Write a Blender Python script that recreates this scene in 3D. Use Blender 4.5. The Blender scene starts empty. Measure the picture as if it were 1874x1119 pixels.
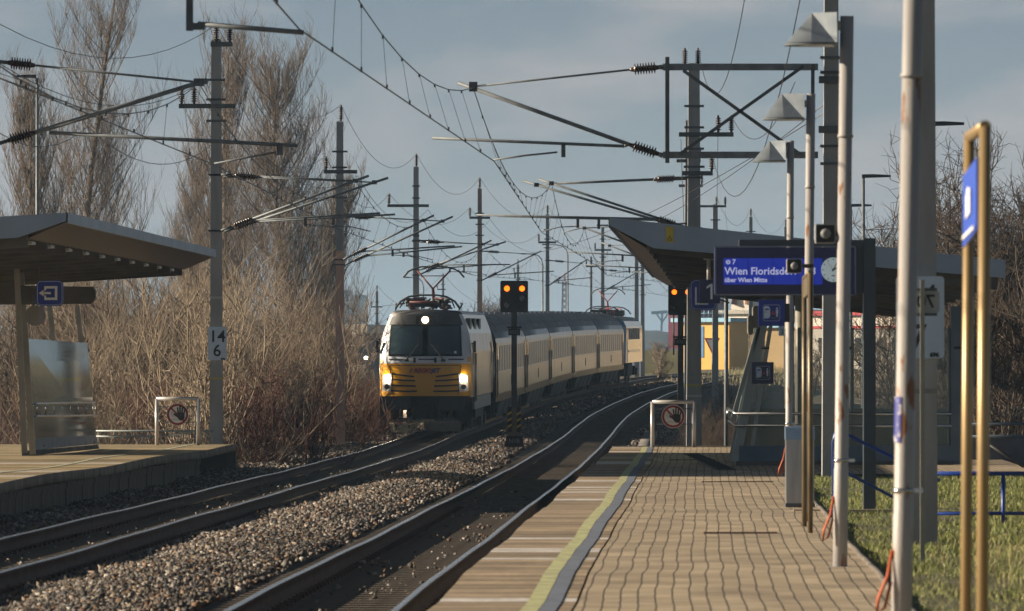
import bpy, math, random
import numpy as np
from mathutils import Vector, Matrix
R = math.radians
rnd = random.Random(7)
nrs = np.random.RandomState(5)
scn = bpy.context.scene
C = scn.collection
# ------------------------------------------------------------------ camera
F9 = 9100.0; K = 11200.0/9100.0          # the survey unit U is metres of depth / K
CAMZ = 2.13
cam_d = bpy.data.cameras.new('camera'); cam = bpy.data.objects.new('camera', cam_d); C.objects.link(cam)
cam.location = (0, 0, CAMZ); cam.rotation_euler = (R(90), 0, 0)
cam_d.sensor_width = 36; cam_d.lens = 11200/1874*36; cam_d.shift_y = 121.5/1874
cam_d.clip_start = 0.5; cam_d.clip_end = 20000
cam_d.dof.use_dof = True; cam_d.dof.focus_distance = 198; cam_d.dof.aperture_fstop = 8.5
scn.camera = cam
# ------------------------------------------------------------------ world, sun
SUN_AZ, SUN_EL = 86.0, 17.5               # degrees left of the view direction, height
wd = bpy.data.worlds.new('World'); scn.world = wd; wd.use_nodes = True
nt = wd.node_tree; nt.nodes.clear(); N = nt.nodes.new; LK = nt.links.new
out = N('ShaderNodeOutputWorld'); sky = N('ShaderNodeTexSky'); sky.sky_type = 'NISHITA'
sky.sun_disc = False; sky.sun_elevation = R(SUN_EL); sky.sun_rotation = R(-SUN_AZ)
sky.air_density = 1.2; sky.dust_density = 1.5
b1 = N('ShaderNodeBackground'); LK(sky.outputs[0], b1.inputs[0]); b1.inputs[1].default_value = 0.06
tc = N('ShaderNodeTexCoord'); sp = N('ShaderNodeSeparateXYZ'); LK(tc.outputs['Generated'], sp.inputs[0])
gr = N('ShaderNodeValToRGB'); mr = N('ShaderNodeMapRange'); LK(sp.outputs['Z'], mr.inputs[0])
mr.inputs[1].default_value = -0.01; mr.inputs[2].default_value = 0.075; LK(mr.outputs[0], gr.inputs[0])
e = gr.color_ramp.elements; e[0].position = 0; e[0].color = (.36, .39, .405, 1); e[1].position = 1; e[1].color = (.118, .17, .245, 1)
q = gr.color_ramp.elements.new(.45); q.color = (.24, .28, .31, 1)
mp = N('ShaderNodeMapping'); LK(tc.outputs['Generated'], mp.inputs[0]); mp.inputs['Scale'].default_value = (16, 16, 48)
nz = N('ShaderNodeTexNoise'); nz.inputs['Scale'].default_value = 1.0; nz.inputs['Detail'].default_value = 5; nz.inputs['Roughness'].default_value = .5
LK(mp.outputs[0], nz.inputs[0]); cr = N('ShaderNodeValToRGB'); LK(nz.outputs[0], cr.inputs[0])
cr.color_ramp.elements[0].position = .44; cr.color_ramp.elements[0].color = (0, 0, 0, 1)
cr.color_ramp.elements[1].position = .60; cr.color_ramp.elements[1].color = (.8, .8, .8, 1)
mx = N('ShaderNodeMixRGB'); LK(cr.outputs[0], mx.inputs[0]); LK(gr.outputs[0], mx.inputs[1]); mx.inputs[2].default_value = (.36, .345, .36, 1)
b2 = N('ShaderNodeBackground'); # unseen upper sky dimmed towards the zenith to cut the fill light
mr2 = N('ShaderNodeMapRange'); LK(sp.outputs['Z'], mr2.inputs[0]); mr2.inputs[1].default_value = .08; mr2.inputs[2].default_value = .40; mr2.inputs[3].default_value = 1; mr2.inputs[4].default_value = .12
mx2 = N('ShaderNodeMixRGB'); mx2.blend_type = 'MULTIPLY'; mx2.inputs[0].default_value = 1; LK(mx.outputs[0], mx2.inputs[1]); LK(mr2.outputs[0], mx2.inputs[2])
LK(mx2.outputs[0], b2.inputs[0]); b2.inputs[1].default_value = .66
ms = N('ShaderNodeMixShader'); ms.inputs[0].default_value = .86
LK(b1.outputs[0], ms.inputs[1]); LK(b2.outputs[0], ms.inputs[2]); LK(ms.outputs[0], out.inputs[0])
sd = bpy.data.lights.new('sun', 'SUN'); sun = bpy.data.objects.new('sun', sd); C.objects.link(sun)
sd.energy = 5.0; sd.angle = R(.5); sd.color = (1.0, .83, .62)
sv = Vector((-math.sin(R(SUN_AZ))*math.cos(R(SUN_EL)), math.cos(R(SUN_AZ))*math.cos(R(SUN_EL)), math.sin(R(SUN_EL))))
sun.rotation_euler = sv.to_track_quat('Z', 'Y').to_euler()
sun.location = sv*60
scn.view_settings.view_transform = 'Standard'; scn.view_settings.look = 'None'
scn.view_settings.exposure = .95; scn.view_settings.gamma = 1
scn.render.resolution_x = 1024; scn.render.resolution_y = 611
# ------------------------------------------------------------------ survey
def spline(tab):
    xs = np.array([a*K for a, b in tab]); ys = np.array([b for a, b in tab], float)
    m = np.gradient(ys, xs)
    def f(y):
        y = np.asarray(y, float); i = np.clip(np.searchsorted(xs, y)-1, 0, len(xs)-2)
        h = xs[i+1]-xs[i]; t = (y-xs[i])/h; tt = np.clip(t, 0, 1)
        r = (2*tt**3-3*tt**2+1)*ys[i]+(tt**3-2*tt**2+tt)*h*m[i]+(-2*tt**3+3*tt**2)*ys[i+1]+(tt**3-tt**2)*h*m[i+1]
        r = r+np.where(t > 1, (t-1)*h*m[i+1], 0)+np.where(t < 0, t*h*m[i], 0)
        return float(r) if r.ndim == 0 else r
    return f
T1 = spline([(20, -2.65), (40, -1.98), (48.5, -1.675), (64.4, -1.05), (80.2, -.46), (108, .6), (118.6, .98), (138, 1.65), (163.7, 2.5), (199, 3.94), (227, 5.6), (262, 8.1), (293, 10.8), (330, 14.2), (370, 18.2), (450, 26.5), (600, 44)])
T2 = spline([(20, -7.4), (40, -6.7), (54.8, -6.17), (69, -5.65), (80, -5.25), (99, -4.57), (121, -3.78), (141.5, -3.15), (165, -2.62), (179, -1.95), (207, -.45), (225, .5), (246, 1.8), (265, 3.25), (284, 4.9), (305, 6.8), (340, 10.0), (380, 13.6), (450, 20.5), (600, 37)])
ZT = spline([(20, 0), (140, 0), (160, .03), (180, .19), (199, .41), (227, .78), (262, 1.2), (293, 1.5), (330, 1.8), (370, 2.0), (420, 2.1), (600, 2.1)])
def W(px, py, U): return Vector(((px-937)*U/F9, U*K, CAMZ+(681-py)*U/F9))
# ------------------------------------------------------------------ materials
MATS = {}
def mat(name, c, rough=.6, metal=0, c2=None, scale=3, bump=0, bscale=40, spec=.5, coat=0, emit=None, es=1, lo=.35, hi=.65, coord='Object', detail=5, mscale=(1, 1, 1)):
    if name in MATS: return MATS[name]
    m = bpy.data.materials.new(name); m.use_nodes = True; MATS[name] = m
    t = m.node_tree; p = t.nodes['Principled BSDF']
    p.inputs['Base Color'].default_value = (*c, 1); p.inputs['Roughness'].default_value = rough; p.inputs['Metallic'].default_value = metal
    p.inputs['Specular IOR Level'].default_value = spec; p.inputs['Coat Weight'].default_value = coat; p.inputs['Coat Roughness'].default_value = .08
    tcn = t.nodes.new('ShaderNodeTexCoord'); mpn = t.nodes.new('ShaderNodeMapping'); mpn.inputs['Scale'].default_value = mscale
    t.links.new(tcn.outputs[coord], mpn.inputs[0])
    if c2 is None: c2 = tuple(v*.8 for v in c)
    n = t.nodes.new('ShaderNodeTexNoise'); n.inputs['Scale'].default_value = scale; n.inputs['Detail'].default_value = detail; t.links.new(mpn.outputs[0], n.inputs[0])
    r = t.nodes.new('ShaderNodeValToRGB'); t.links.new(n.outputs[0], r.inputs[0])
    r.color_ramp.elements[0].position = lo; r.color_ramp.elements[0].color = (*c, 1); r.color_ramp.elements[1].position = hi; r.color_ramp.elements[1].color = (*c2, 1)
    t.links.new(r.outputs[0], p.inputs['Base Color'])
    if bump:
        n2 = t.nodes.new('ShaderNodeTexNoise'); n2.inputs['Scale'].default_value = bscale; n2.inputs['Detail'].default_value = 4; t.links.new(mpn.outputs[0], n2.inputs[0])
        b = t.nodes.new('ShaderNodeBump'); b.inputs['Strength'].default_value = bump; b.inputs['Distance'].default_value = .02; t.links.new(n2.outputs[0], b.inputs['Height']); t.links.new(b.outputs[0], p.inputs['Normal'])
    if emit: p.inputs['Emission Color'].default_value = (*emit, 1); p.inputs['Emission Strength'].default_value = es
    return m
def attr_ramp(name, cols, rough=.8, trans=0):
    """material whose colour is picked per piece by the face attribute rnd"""
    m = bpy.data.materials.new(name); m.use_nodes = True; t = m.node_tree; p = t.nodes['Principled BSDF']; p.inputs['Roughness'].default_value = rough
    a = t.nodes.new('ShaderNodeAttribute'); a.attribute_name = 'rnd'; r = t.nodes.new('ShaderNodeValToRGB'); t.links.new(a.outputs['Fac'], r.inputs[0])
    el = r.color_ramp.elements; el[0].position = 0; el[0].color = (*cols[0], 1); el[1].position = 1; el[1].color = (*cols[-1], 1)
    for i, c in enumerate(cols[1:-1]): q = el.new((i+1)/(len(cols)-1)); q.color = (*c, 1)
    t.links.new(r.outputs[0], p.inputs['Base Color']); MATS[name] = m
    return m
def glassmat(name, c=(.75, .85, .82), alpha=.35, rough=.03):
    m = bpy.data.materials.new(name); m.use_nodes = True; t = m.node_tree; p = t.nodes['Principled BSDF']
    p.inputs['Base Color'].default_value = (*c, 1); p.inputs['Roughness'].default_value = rough; p.inputs['Alpha'].default_value = alpha
    p.inputs['Specular IOR Level'].default_value = .8; MATS[name] = m
    return m
# ------------------------------------------------------------------ mesh builder
WL = {}
class MB:
    def __init__(s): s.v = []; s.f = []; s.m = []; s.sm = []; s.uv = None
    def add(s, vs, fs, mi=0, smooth=False):
        o = len(s.v); s.v += [tuple(a) for a in vs]; s.f += [tuple(o+i for i in f) for f in fs]; s.m += [mi]*len(fs); s.sm += [smooth]*len(fs); return s
    def box(s, c, d, mi=0, M=None):
        x, y, z = d[0]/2, d[1]/2, d[2]/2; vs = [Vector((i*x, j*y, k*z)) for i in (-1, 1) for j in (-1, 1) for k in (-1, 1)]
        if M is not None: vs = [M @ v for v in vs]
        c = Vector(c); vs = [v+c for v in vs]
        return s.add(vs, [(0, 1, 3, 2), (4, 6, 7, 5), (0, 4, 5, 1), (2, 3, 7, 6), (0, 2, 6, 4), (1, 5, 7, 3)], mi)
    def bb(s, x0, x1, y0, y1, z0, z1, mi=0): return s.box(((x0+x1)/2, (y0+y1)/2, (z0+z1)/2), (x1-x0, y1-y0, z1-z0), mi)
    def frame(s, p0, p1):
        a = (Vector(p1)-Vector(p0)); L = a.length; a.normalize()
        up = Vector((0, 0, 1)) if abs(a.z) < .95 else Vector((0, 1, 0))
        u = a.cross(up).normalized(); v = u.cross(a).normalized(); return a, u, v, L
    def bar(s, p0, p1, w, h, mi=0):
        a, u, v, L = s.frame(p0, p1); p0 = Vector(p0); p1 = Vector(p1); vs = []
        for p in (p0, p1):
            for i, j in ((-1, -1), (1, -1), (1, 1), (-1, 1)): vs.append(p+u*(i*w/2)+v*(j*h/2))
        return s.add(vs, [(3, 2, 1, 0), (4, 5, 6, 7), (0, 1, 5, 4), (1, 2, 6, 5), (2, 3, 7, 6), (3, 0, 4, 7)], mi)
    def lathe(s, p0, p1, prof, n=12, mi=0, cap=True, smooth=True):
        a, u, v, L = s.frame(p0, p1); p0 = Vector(p0); vs = []
        for t, r in prof:
            for k in range(n):
                an = 2*math.pi*k/n; vs.append(p0+a*(t*L)+u*(r*math.cos(an))+v*(r*math.sin(an)))
        fs = []
        for i in range(len(prof)-1):
            for k in range(n): k2 = (k+1) % n; fs.append((i*n+k, i*n+k2, (i+1)*n+k2, (i+1)*n+k))
        s.add(vs, fs, mi, smooth)
        if cap:
            o = len(s.v)-len(vs); s.f += [tuple(o+k for k in reversed(range(n))), tuple(o+(len(prof)-1)*n+k for k in range(n))]; s.m += [mi]*2; s.sm += [False]*2
        return s
    def tube(s, p0, p1, r, n=8, r2=None, mi=0): return s.lathe(p0, p1, [(0, r), (1, r if r2 is None else r2)], n, mi)
    def path(s, pts, r, n=6, mi=0):
        pts = [Vector(p) for p in pts]; vs = []; fs = []
        for i, p in enumerate(pts):
            d = pts[min(i+1, len(pts)-1)]-pts[max(i-1, 0)]; d.normalize()
            up = Vector((0, 0, 1)) if abs(d.z) < .95 else Vector((0, 1, 0)); u = d.cross(up).normalized(); v = u.cross(d)
            for k in range(n): an = 2*math.pi*k/n; vs.append(p+u*(r*math.cos(an))+v*(r*math.sin(an)))
        for i in range(len(pts)-1):
            for k in range(n): k2 = (k+1) % n; fs.append((i*n+k, i*n+k2, (i+1)*n+k2, (i+1)*n+k))
        fs.append(tuple(reversed(range(n)))); fs.append(tuple((len(pts)-1)*n+k for k in range(n)))
        return s.add(vs, fs, mi, True)
    def prism(s, pts, ext, mi=0):
        pts = [Vector(p) for p in pts]; n = len(pts); ext = Vector(ext)
        return s.add(pts+[p+ext for p in pts], [tuple(range(n)), tuple(reversed(range(n, 2*n)))]+[(i, (i+1) % n+0, (i+1) % n+n, i+n)[::-1] for i in range(n)], mi)
    def insulator(s, p0, p1, r=.07, n=7, mi=0):
        prof = [(0, r*.35)]
        for i in range(n):
            t = .12+.76*i/n; dt = .76/n
            prof += [(t, r*.45), (t+dt*.25, r), (t+dt*.45, r), (t+dt*.7, r*.45)]
        prof += [(.9, r*.4), (1, r*.3)]
        return s.lathe(p0, p1, prof, 10, mi)
    def build(s, name, mats, parent=None, world=True, base=None):
        me = bpy.data.meshes.new(name); o = bpy.data.objects.new(name, me)
        off = Vector((0, 0, 0))
        if parent is not None and world: off = WL.get(parent.name, Vector((0, 0, 0)))
        if parent is None and base is not None: off = Vector(base); o.location = off
        vs = [(a[0]-off[0], a[1]-off[1], a[2]-off[2]) for a in s.v]
        me.from_pydata(vs, [], s.f)
        for mm in (mats if isinstance(mats, (list, tuple)) else [mats]): me.materials.append(mm)
        me.polygons.foreach_set('material_index', s.m); me.polygons.foreach_set('use_smooth', s.sm)
        if s.uv is not None:
            l = me.uv_layers.new(name='UVMap'); arr = np.array(s.uv, np.float32)
            idx = np.empty(len(me.loops), np.int32); me.loops.foreach_get('vertex_index', idx); l.data.foreach_set('uv', arr[idx].ravel())
        me.update(); C.objects.link(o); o.parent = parent; WL[o.name] = off
        return o
def thing(name, loc, label, cat, group=None, rot=(0, 0, 0)):
    o = bpy.data.objects.new(name, None); C.objects.link(o); o.location = loc; o.rotation_euler = rot; o.empty_display_size = .3
    WL[o.name] = Vector(loc); tag(o, label, cat, group); return o
def tag(o, label=None, cat=None, group=None, kind=None):
    for k, v in (('label', label), ('category', cat), ('group', group), ('kind', kind)):
        if v: o[k] = v
    return o
def rawmesh(name, V, Fc, m, rndv=None, nper=None, parent=None, uv=None, smooth=False):
    """fast mesh from numpy: V (n,3), Fc (m,k)"""
    me = bpy.data.meshes.new(name); k = Fc.shape[1]
    me.vertices.add(len(V)); me.vertices.foreach_set('co', V.astype(np.float32).ravel())
    me.loops.add(Fc.size); me.loops.foreach_set('vertex_index', Fc.astype(np.int32).ravel())
    me.polygons.add(len(Fc)); me.polygons.foreach_set('loop_start', np.arange(0, Fc.size, k, dtype=np.int32))
    if smooth: me.polygons.foreach_set('use_smooth', np.ones(len(Fc), bool))
    me.update(calc_edges=True)
    for mm in (m if isinstance(m, (list, tuple)) else [m]): me.materials.append(mm)
    if rndv is not None:
        a = me.attributes.new('rnd', 'FLOAT', 'FACE'); a.data.foreach_set('value', rndv.astype(np.float32))
    if uv is not None:
        l = me.uv_layers.new(name='UVMap'); l.data.foreach_set('uv', uv[Fc.ravel()].astype(np.float32).ravel())
    o = bpy.data.objects.new(name, me); C.objects.link(o); o.parent = parent; return o
def copy_tree(o, parent=None):
    c = o.copy(); C.objects.link(c)
    if parent is not None: c.parent = parent
    for ch in list(KIDS(o)): copy_tree(ch, c)
    return c
def KIDS(o): return [x for x in C.objects if x.parent == o]
def text_mesh(body, size, M4, name, m, parent, align='CENTER', extr=.002, shear=0, world=True, bold=0):
    cu = bpy.data.curves.new(name, 'FONT'); cu.body = body; cu.size = size; cu.align_x = align; cu.align_y = 'CENTER'; cu.extrude = extr; cu.shear = shear; cu.offset = bold; cu.resolution_u = 3
    ob = bpy.data.objects.new('tmp_text', cu); C.objects.link(ob); bpy.context.view_layer.update()
    me = bpy.data.meshes.new_from_object(ob.evaluated_get(bpy.context.evaluated_depsgraph_get())); me.name = name
    bpy.data.objects.remove(ob); bpy.data.curves.remove(cu)
    T = Matrix(M4)
    if parent is not None and world: T = Matrix.Translation(-WL.get(parent.name, Vector((0, 0, 0)))) @ T
    me.transform(T); me.materials.clear(); me.materials.append(m)
    o = bpy.data.objects.new(name, me); C.objects.link(o); o.parent = parent
    if parent is not None: WL[o.name] = WL.get(parent.name, Vector((0, 0, 0)))
    return o
def facing(p, mirror=False, flip=False):
    """frame whose x runs right, y up, normal to the camera (-Y)"""
    M = Matrix.Translation(Vector(p)) @ Matrix.Rotation(R(90), 4, 'X')
    if mirror: M = M @ Matrix.Diagonal((-1, 1, 1, 1))
    return M
def disc(mb, c, r, n=28, mi=0, t=.004, r_in=0):
    c = Vector(c); vs = []; 
    for k in range(n):
        a = 2*math.pi*k/n; vs.append(c+Vector((r*math.cos(a), 0, r*math.sin(a))))
    if r_in == 0: mb.prism(vs, (0, t, 0), mi)
    else:
        inn = [c+Vector((r_in*math.cos(2*math.pi*k/n), 0, r_in*math.sin(2*math.pi*k/n))) for k in range(n)]
        allv = vs+inn+[v+Vector((0, t, 0)) for v in vs]+[v+Vector((0, t, 0)) for v in inn]; fs = []
        for k in range(n):
            j = (k+1) % n; fs += [(k, j, n+j, n+k), (2*n+j, 2*n+k, 3*n+k, 3*n+j), (j, k, 2*n+k, 2*n+j), (n+k, n+j, 3*n+j, 3*n+k)]
        mb.add(allv, fs, mi)
def rrect(cx, y, cz, w, h, r, n=5):
    pts = []
    for sx, sz, a0 in ((1, 1, 0), (-1, 1, 90), (-1, -1, 180), (1, -1, 270)):
        for k in range(n+1):
            a = R(a0+90*k/n); pts.append(Vector((cx+sx*(w/2-r)+r*math.cos(a), y, cz+sz*(h/2-r)+r*math.sin(a))))
    return pts
def P2(cx, y, cz, pts, s=1): return [Vector((cx+a*s, y, cz+b*s)) for a, b in pts]

# materials used all over
concrete = mat('mast_concrete', (.33, .34, .35), .85, c2=(.24, .25, .26), scale=1.2, bump=.25, bscale=30, mscale=(3, 3, .6))
concrete_red = mat('mast_concrete_reddish', (.56, .38, .30), .85, c2=(.46, .30, .23), scale=.8, bump=.2, bscale=30, mscale=(2, 2, .4))
steel = mat('galvanised_steel', (.20, .225, .25), .6, .35, c2=(.13, .15, .17), scale=6, bump=.1)
dsteel = mat('weathered_dark_steel', (.13, .145, .16), .6, .5, c2=(.08, .085, .09), scale=4)
insul = mat('brown_ceramic_insulator', (.035, .022, .02), .25, c2=(.06, .035, .03), scale=5)
wirem = mat('copper_wire_dark', (.09, .085, .08), .45, .7, c2=(.05, .045, .04))
paint_white = mat('grey_white_pole_paint', (.36, .355, .36), .5, c2=(.29, .285, .29), scale=3, mscale=(4, 4, .5))
def rusty(name, base, amount):
    m = mat(name, base, .5, c2=(.25, .115, .05), scale=4.5, lo=amount, hi=amount+.05, mscale=(2.5, 2.5, .8), bump=.15, detail=8)
    return m
rust1 = rusty('pole_paint_with_rust', (.38, .37, .37), .60); rust2 = rusty('pole_paint_rusting', (.36, .35, .345), .57)
black = mat('matt_black_paint', (.012, .012, .014), .55, c2=(.02, .02, .022))
whitep = mat('sign_white', (.78, .80, .82), .45, c2=(.70, .72, .74), scale=8)
bluep = mat('sign_blue', (.014, .035, .33), .35, c2=(.012, .03, .27), scale=3)
darkpost = mat('anthracite_post_paint', (.045, .065, .085), .4, c2=(.035, .05, .065), scale=2)
# ================================================================== GROUND
ground_m = mat('ground_earth', (.13, .105, .065), .95, c2=(.085, .09, .04), scale=.12, bump=.5, bscale=3, lo=.4, hi=.6)
ys = np.concatenate([np.linspace(-60, 560, 160), np.linspace(600, 9000, 30)])
xs = np.concatenate([np.linspace(-3500, -60, 12), np.linspace(-50, 90, 71), np.linspace(110, 3500, 14)])
XX, YY = np.meshgrid(xs, ys)
d1 = XX-T1(YY)
Zg = ZT(YY)-.62-.5*np.clip((-d1-8.0)/2, 0, 1)*(d1 < 0)-.75*np.clip((d1-2.2)/1.5, 0, 1)
Zg += np.clip((YY-430)/120, 0, 1)*1.05+.5*np.clip((-XX-14)/25, 0, 1)
V = np.stack([XX, YY, Zg], -1).reshape(-1, 3)
nx, ny = len(xs), len(ys); I = np.arange(nx*ny).reshape(ny, nx)
Fc = np.stack([I[:-1, :-1], I[:-1, 1:], I[1:, 1:], I[1:, :-1]], -1).reshape(-1, 4)
g = rawmesh('ground', V, Fc, ground_m, smooth=True); tag(g, kind='structure', label='flat dull ground stretching away under the railway and scrub')
def lateral_strip(name, offs, zs, m, y0, y1, dy=1.0, Tf=T1, zf=ZT, parent=None, uvs=True, wav=0, wavf=None):
    Y = np.arange(y0, y1+dy/2, dy); offs = np.array(offs); zs = np.array(zs)
    tx = Tf(Y); sl = (Tf(Y+.5)-Tf(Y-.5)); nrm = 1/np.sqrt(1+sl**2)
    X = tx[:, None]+offs[None]*nrm[:, None]; Yy = Y[:, None]-offs[None]*(sl*nrm)[:, None]
    Z = zf(Y)[:, None]+zs[None]
    if wavf is not None: Z = Z+wavf(Y)[:, None]
    V = np.stack([X, Yy+0*X, Z+0*X], -1).reshape(-1, 3); n = len(offs); I = np.arange(n*len(Y)).reshape(len(Y), n)
    Fc = np.stack([I[:-1, :-1], I[:-1, 1:], I[1:, 1:], I[1:, :-1]], -1).reshape(-1, 4)
    UV = np.stack([np.broadcast_to(offs, (len(Y), n)), np.broadcast_to(Y[:, None], (len(Y), n))], -1).reshape(-1, 2)
    return rawmesh(name, V, Fc, m, uv=UV, parent=parent, smooth=True)
ballast_m = mat('ballast_dark', (.075, .068, .062), .95, c2=(.030, .027, .026), scale=14, bump=.9, bscale=22)
SP = 4.85
offs = [-11.2, -9.6, -8.2, -7.2, -6.4, -6.25, -3.45, -3.3, -2.9, -2.4, -2.0, -1.6, -1.45, 1.45, 1.6, 2.2, 3.0]
zs = [-1.3, -.75, -.26, -.20, -.22, -.235, -.235, -.22, -.17, -.15, -.17, -.21, -.235, -.235, -.22, -.3, -1.0]
bal = lateral_strip('ballast_bed', offs, zs, ballast_m, 20, 640, 2.0); tag(bal, kind='structure', label='dark stone ballast bed carrying both railway tracks')
# loose stones lying on the bed: far more than anyone could count
stone_m = attr_ramp('ballast_stone', [(.03, .026, .025), (.09, .08, .072), (.17, .155, .14), (.08, .045, .03), (.20, .12, .065), (.40, .375, .34), (.07, .068, .072), (.05, .042, .036), (.26, .22, .17)], .85)
def bedz(off): return np.interp(off, offs, zs)
def stones(name, bands, label):
    P = []; S = []
    for (o0, o1, y0, y1, dens, size) in bands:
        n = int((o1-o0)*(y1-y0)*dens); o = nrs.uniform(o0, o1, n); y = nrs.uniform(y0, y1, n)
        lump = .02*np.sin(y*.9+o*2)+.02*np.sin(y*.37+1.3*o)+.03+.02*np.clip(1-np.abs(o+2.45)/.8, 0, 1)*(o > -3.5)*(o < -1.5)
        P.append(np.stack([T1(y)+o, y, ZT(y)+bedz(o)+lump+.01], -1)); S.append(size*(.45+1.15*nrs.rand(n)**1.8))
    P = np.concatenate(P); S = np.concatenate(S); n = len(P)
    base = np.array([(1, 0, 0), (0, 1, 0), (-1, 0, 0), (0, -1, 0), (0, 0, .8), (0, 0, -.8)])
    Vv = base[None]*nrs.uniform(.45, 1.25, (n, 6, 1)); Vv += nrs.uniform(-.38, .38, (n, 6, 3))
    a = nrs.uniform(0, 6.28, n); ca, sa = np.cos(a), np.sin(a); b = nrs.uniform(-.8, .8, n); cb, sb = np.cos(b), np.sin(b)
    x, y, z = Vv[..., 0], Vv[..., 1], Vv[..., 2]
    y, z = y*cb[:, None]-z*sb[:, None], y*sb[:, None]+z*cb[:, None]
    x, y = x*ca[:, None]-y*sa[:, None], x*sa[:, None]+y*ca[:, None]
    Vv = np.stack([x, y, z], -1)*S[:, None, None]+P[:, None, :]
    T = np.array([(0, 1, 4), (1, 2, 4), (2, 3, 4), (3, 0, 4), (1, 0, 5), (2, 1, 5), (3, 2, 5), (0, 3, 5)])
    Fc = (T[None]+(np.arange(n)*6)[:, None, None]).reshape(-1, 3)
    o = rawmesh(name, Vv.reshape(-1, 3), Fc, stone_m, rndv=np.repeat(nrs.rand(n), 8)); tag(o, label=label, kind='stuff')
stones('ballast_stones', [(-3.45, -1.55, 44, 90, 560, .040), (-3.4, -1.6, 90, 150, 330, .048), (-3.4, -1.6, 150, 240, 110, .06), (-3.4, -1.6, 240, 420, 45, .07),
    (-9.0, -6.3, 70, 130, 150, .045), (-8.6, -6.3, 130, 230, 110, .055), (-8.6, -6.3, 230, 420, 30, .07),
    (-1.0, 1.0, 46, 120, 5, .03), (-5.9, -3.9, 46, 150, 5, .03), (1.5, 2.9, 128, 260, 110, .055), (-3.7, -3.3, 50, 160, 120, .045), (-1.7, -1.4, 50, 160, 60, .045)],
    'loose grey and rusty brown ballast stones heaped between and beside the tracks')
# ================================================================== TRACKS
rail_m = mat('rail_rust_side', (.085, .050, .036), .75, c2=(.045, .03, .024), scale=3, bump=.2)
railtop_m = mat('rail_polished_top', (.62, .60, .58), .22, .95, c2=(.5, .48, .46), scale=2)
sleeper_m = mat('concrete_sleeper', (.17, .14, .11), .9, c2=(.10, .083, .066), scale=5, bump=.4)
def wob(seed):
    def f(Y): return .006*np.sin(Y*.21+seed)+.004*np.sin(Y*.53+2*seed)
    return f
def make_track(Tf, label, s0, sleeper_off=0):
    t = thing('railway_track', (0, 0, 0), label, 'railway track', 'railway tracks')
    for sgn in (-1, 1):
        prof = [(-.07, -.172), (-.012, -.15), (-.012, -.045), (-.036, -.04), (-.036, -.006), (-.028, 0), (.028, 0), (.036, -.006), (.036, -.04), (.012, -.045), (.012, -.15), (.07, -.172)]
        Y = np.arange(24, 620, 1.5); tx = Tf(Y); sl = Tf(Y+.5)-Tf(Y-.5); nr = 1/np.sqrt(1+sl**2)
        o = np.array([p[0]+sgn*.7525 for p in prof]); z = np.array([p[1] for p in prof]); zz = ZT(Y)+wob(s0)(Y)
        V = np.stack([tx[:, None]+o[None]*nr[:, None], Y[:, None]-o[None]*(sl*nr)[:, None], zz[:, None]+z[None]], -1).reshape(-1, 3)
        n = len(prof); I = np.arange(n*len(Y)).reshape(len(Y), n); J = np.roll(I, -1, 1)
        Fc = np.stack([I[:-1], J[:-1], J[1:], I[1:]], -1).reshape(-1, 4)
        r = rawmesh('rail', V, Fc, [rail_m, railtop_m], parent=t)
        mi = np.tile(np.array([1 if i in (4, 5, 6) else 0 for i in range(n)]), len(Y)-1).astype(np.int32); r.data.polygons.foreach_set('material_index', mi)
    # sleepers: the nearest 100 are parts, the rest one object
    mb = MB(); mb.prism([(-1.3, -.13, -.24), (-1.3, .13, -.24), (-1.3, .105, -.03), (-1.3, -.105, -.03)], (2.6, 0, 0))
    for s in (-1, 1):
        for q in (-.12, .12): mb.box((s*.7525+q, 0, -.015), (.09, .12, .05), 1)
    proto = None; ys_ = np.arange(46+sleeper_off, 520, .6); rest = MB()
    for i, y in enumerate(ys_):
        a = -math.atan(float(Tf(y+.5)-Tf(y-.5)))
        if i < 100:
            if proto is None: proto = mb.build('sleeper', [sleeper_m, rail_m], t, world=False); c = proto
            else: c = proto.copy(); C.objects.link(c); c.parent = t
            c.location = (float(Tf(y)), y, float(ZT(y))-.172); c.rotation_euler = (0, 0, a)
        else:
            M = Matrix.Translation((float(Tf(y)), y, float(ZT(y))-.172)) @ Matrix.Rotation(a, 4, 'Z'); o = len(rest.v)
            rest.v += [tuple(M @ Vector(p)) for p in mb.v[:8]]; rest.f += [tuple(o+k for k in f) for f in mb.f[:6]]; rest.m += mb.m[:6]; rest.sm += mb.sm[:6]
    r = rest.build('sleeper', sleeper_m, t); r['kind'] = 'stuff'
    return t
make_track(T1, 'right hand railway track with bright rail heads, next to the paved platform', .3)
make_track(T2, 'left hand railway track that the yellow train runs on', 1.9, .25)
# cable channel with concrete lids beside the near track beyond the platform
chan = lateral_strip('cable_channel', [1.75, 1.76, 2.2, 2.21], [-.3, -.1, -.1, -.3], mat('channel_concrete', (.22, .215, .20), .9, c2=(.14, .13, .12), scale=2, bump=.3), 143, 215, 1.0)
tag(chan, 'curved concrete cable channel following the right hand track beyond the platform end', 'cable channel')
m_ = MB(); p = W(1136, 803, 118); m_.box((p.x, p.y, .0), (.5, .9, .2)); m_.box((p.x, p.y, .12), (.42, .8, .05)); m_.build('track_magnet', black, None, base=(p.x, p.y, -.1))
tag(C.objects[-1], 'small black box beside the right rail just past the platform end', 'track equipment')

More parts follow.
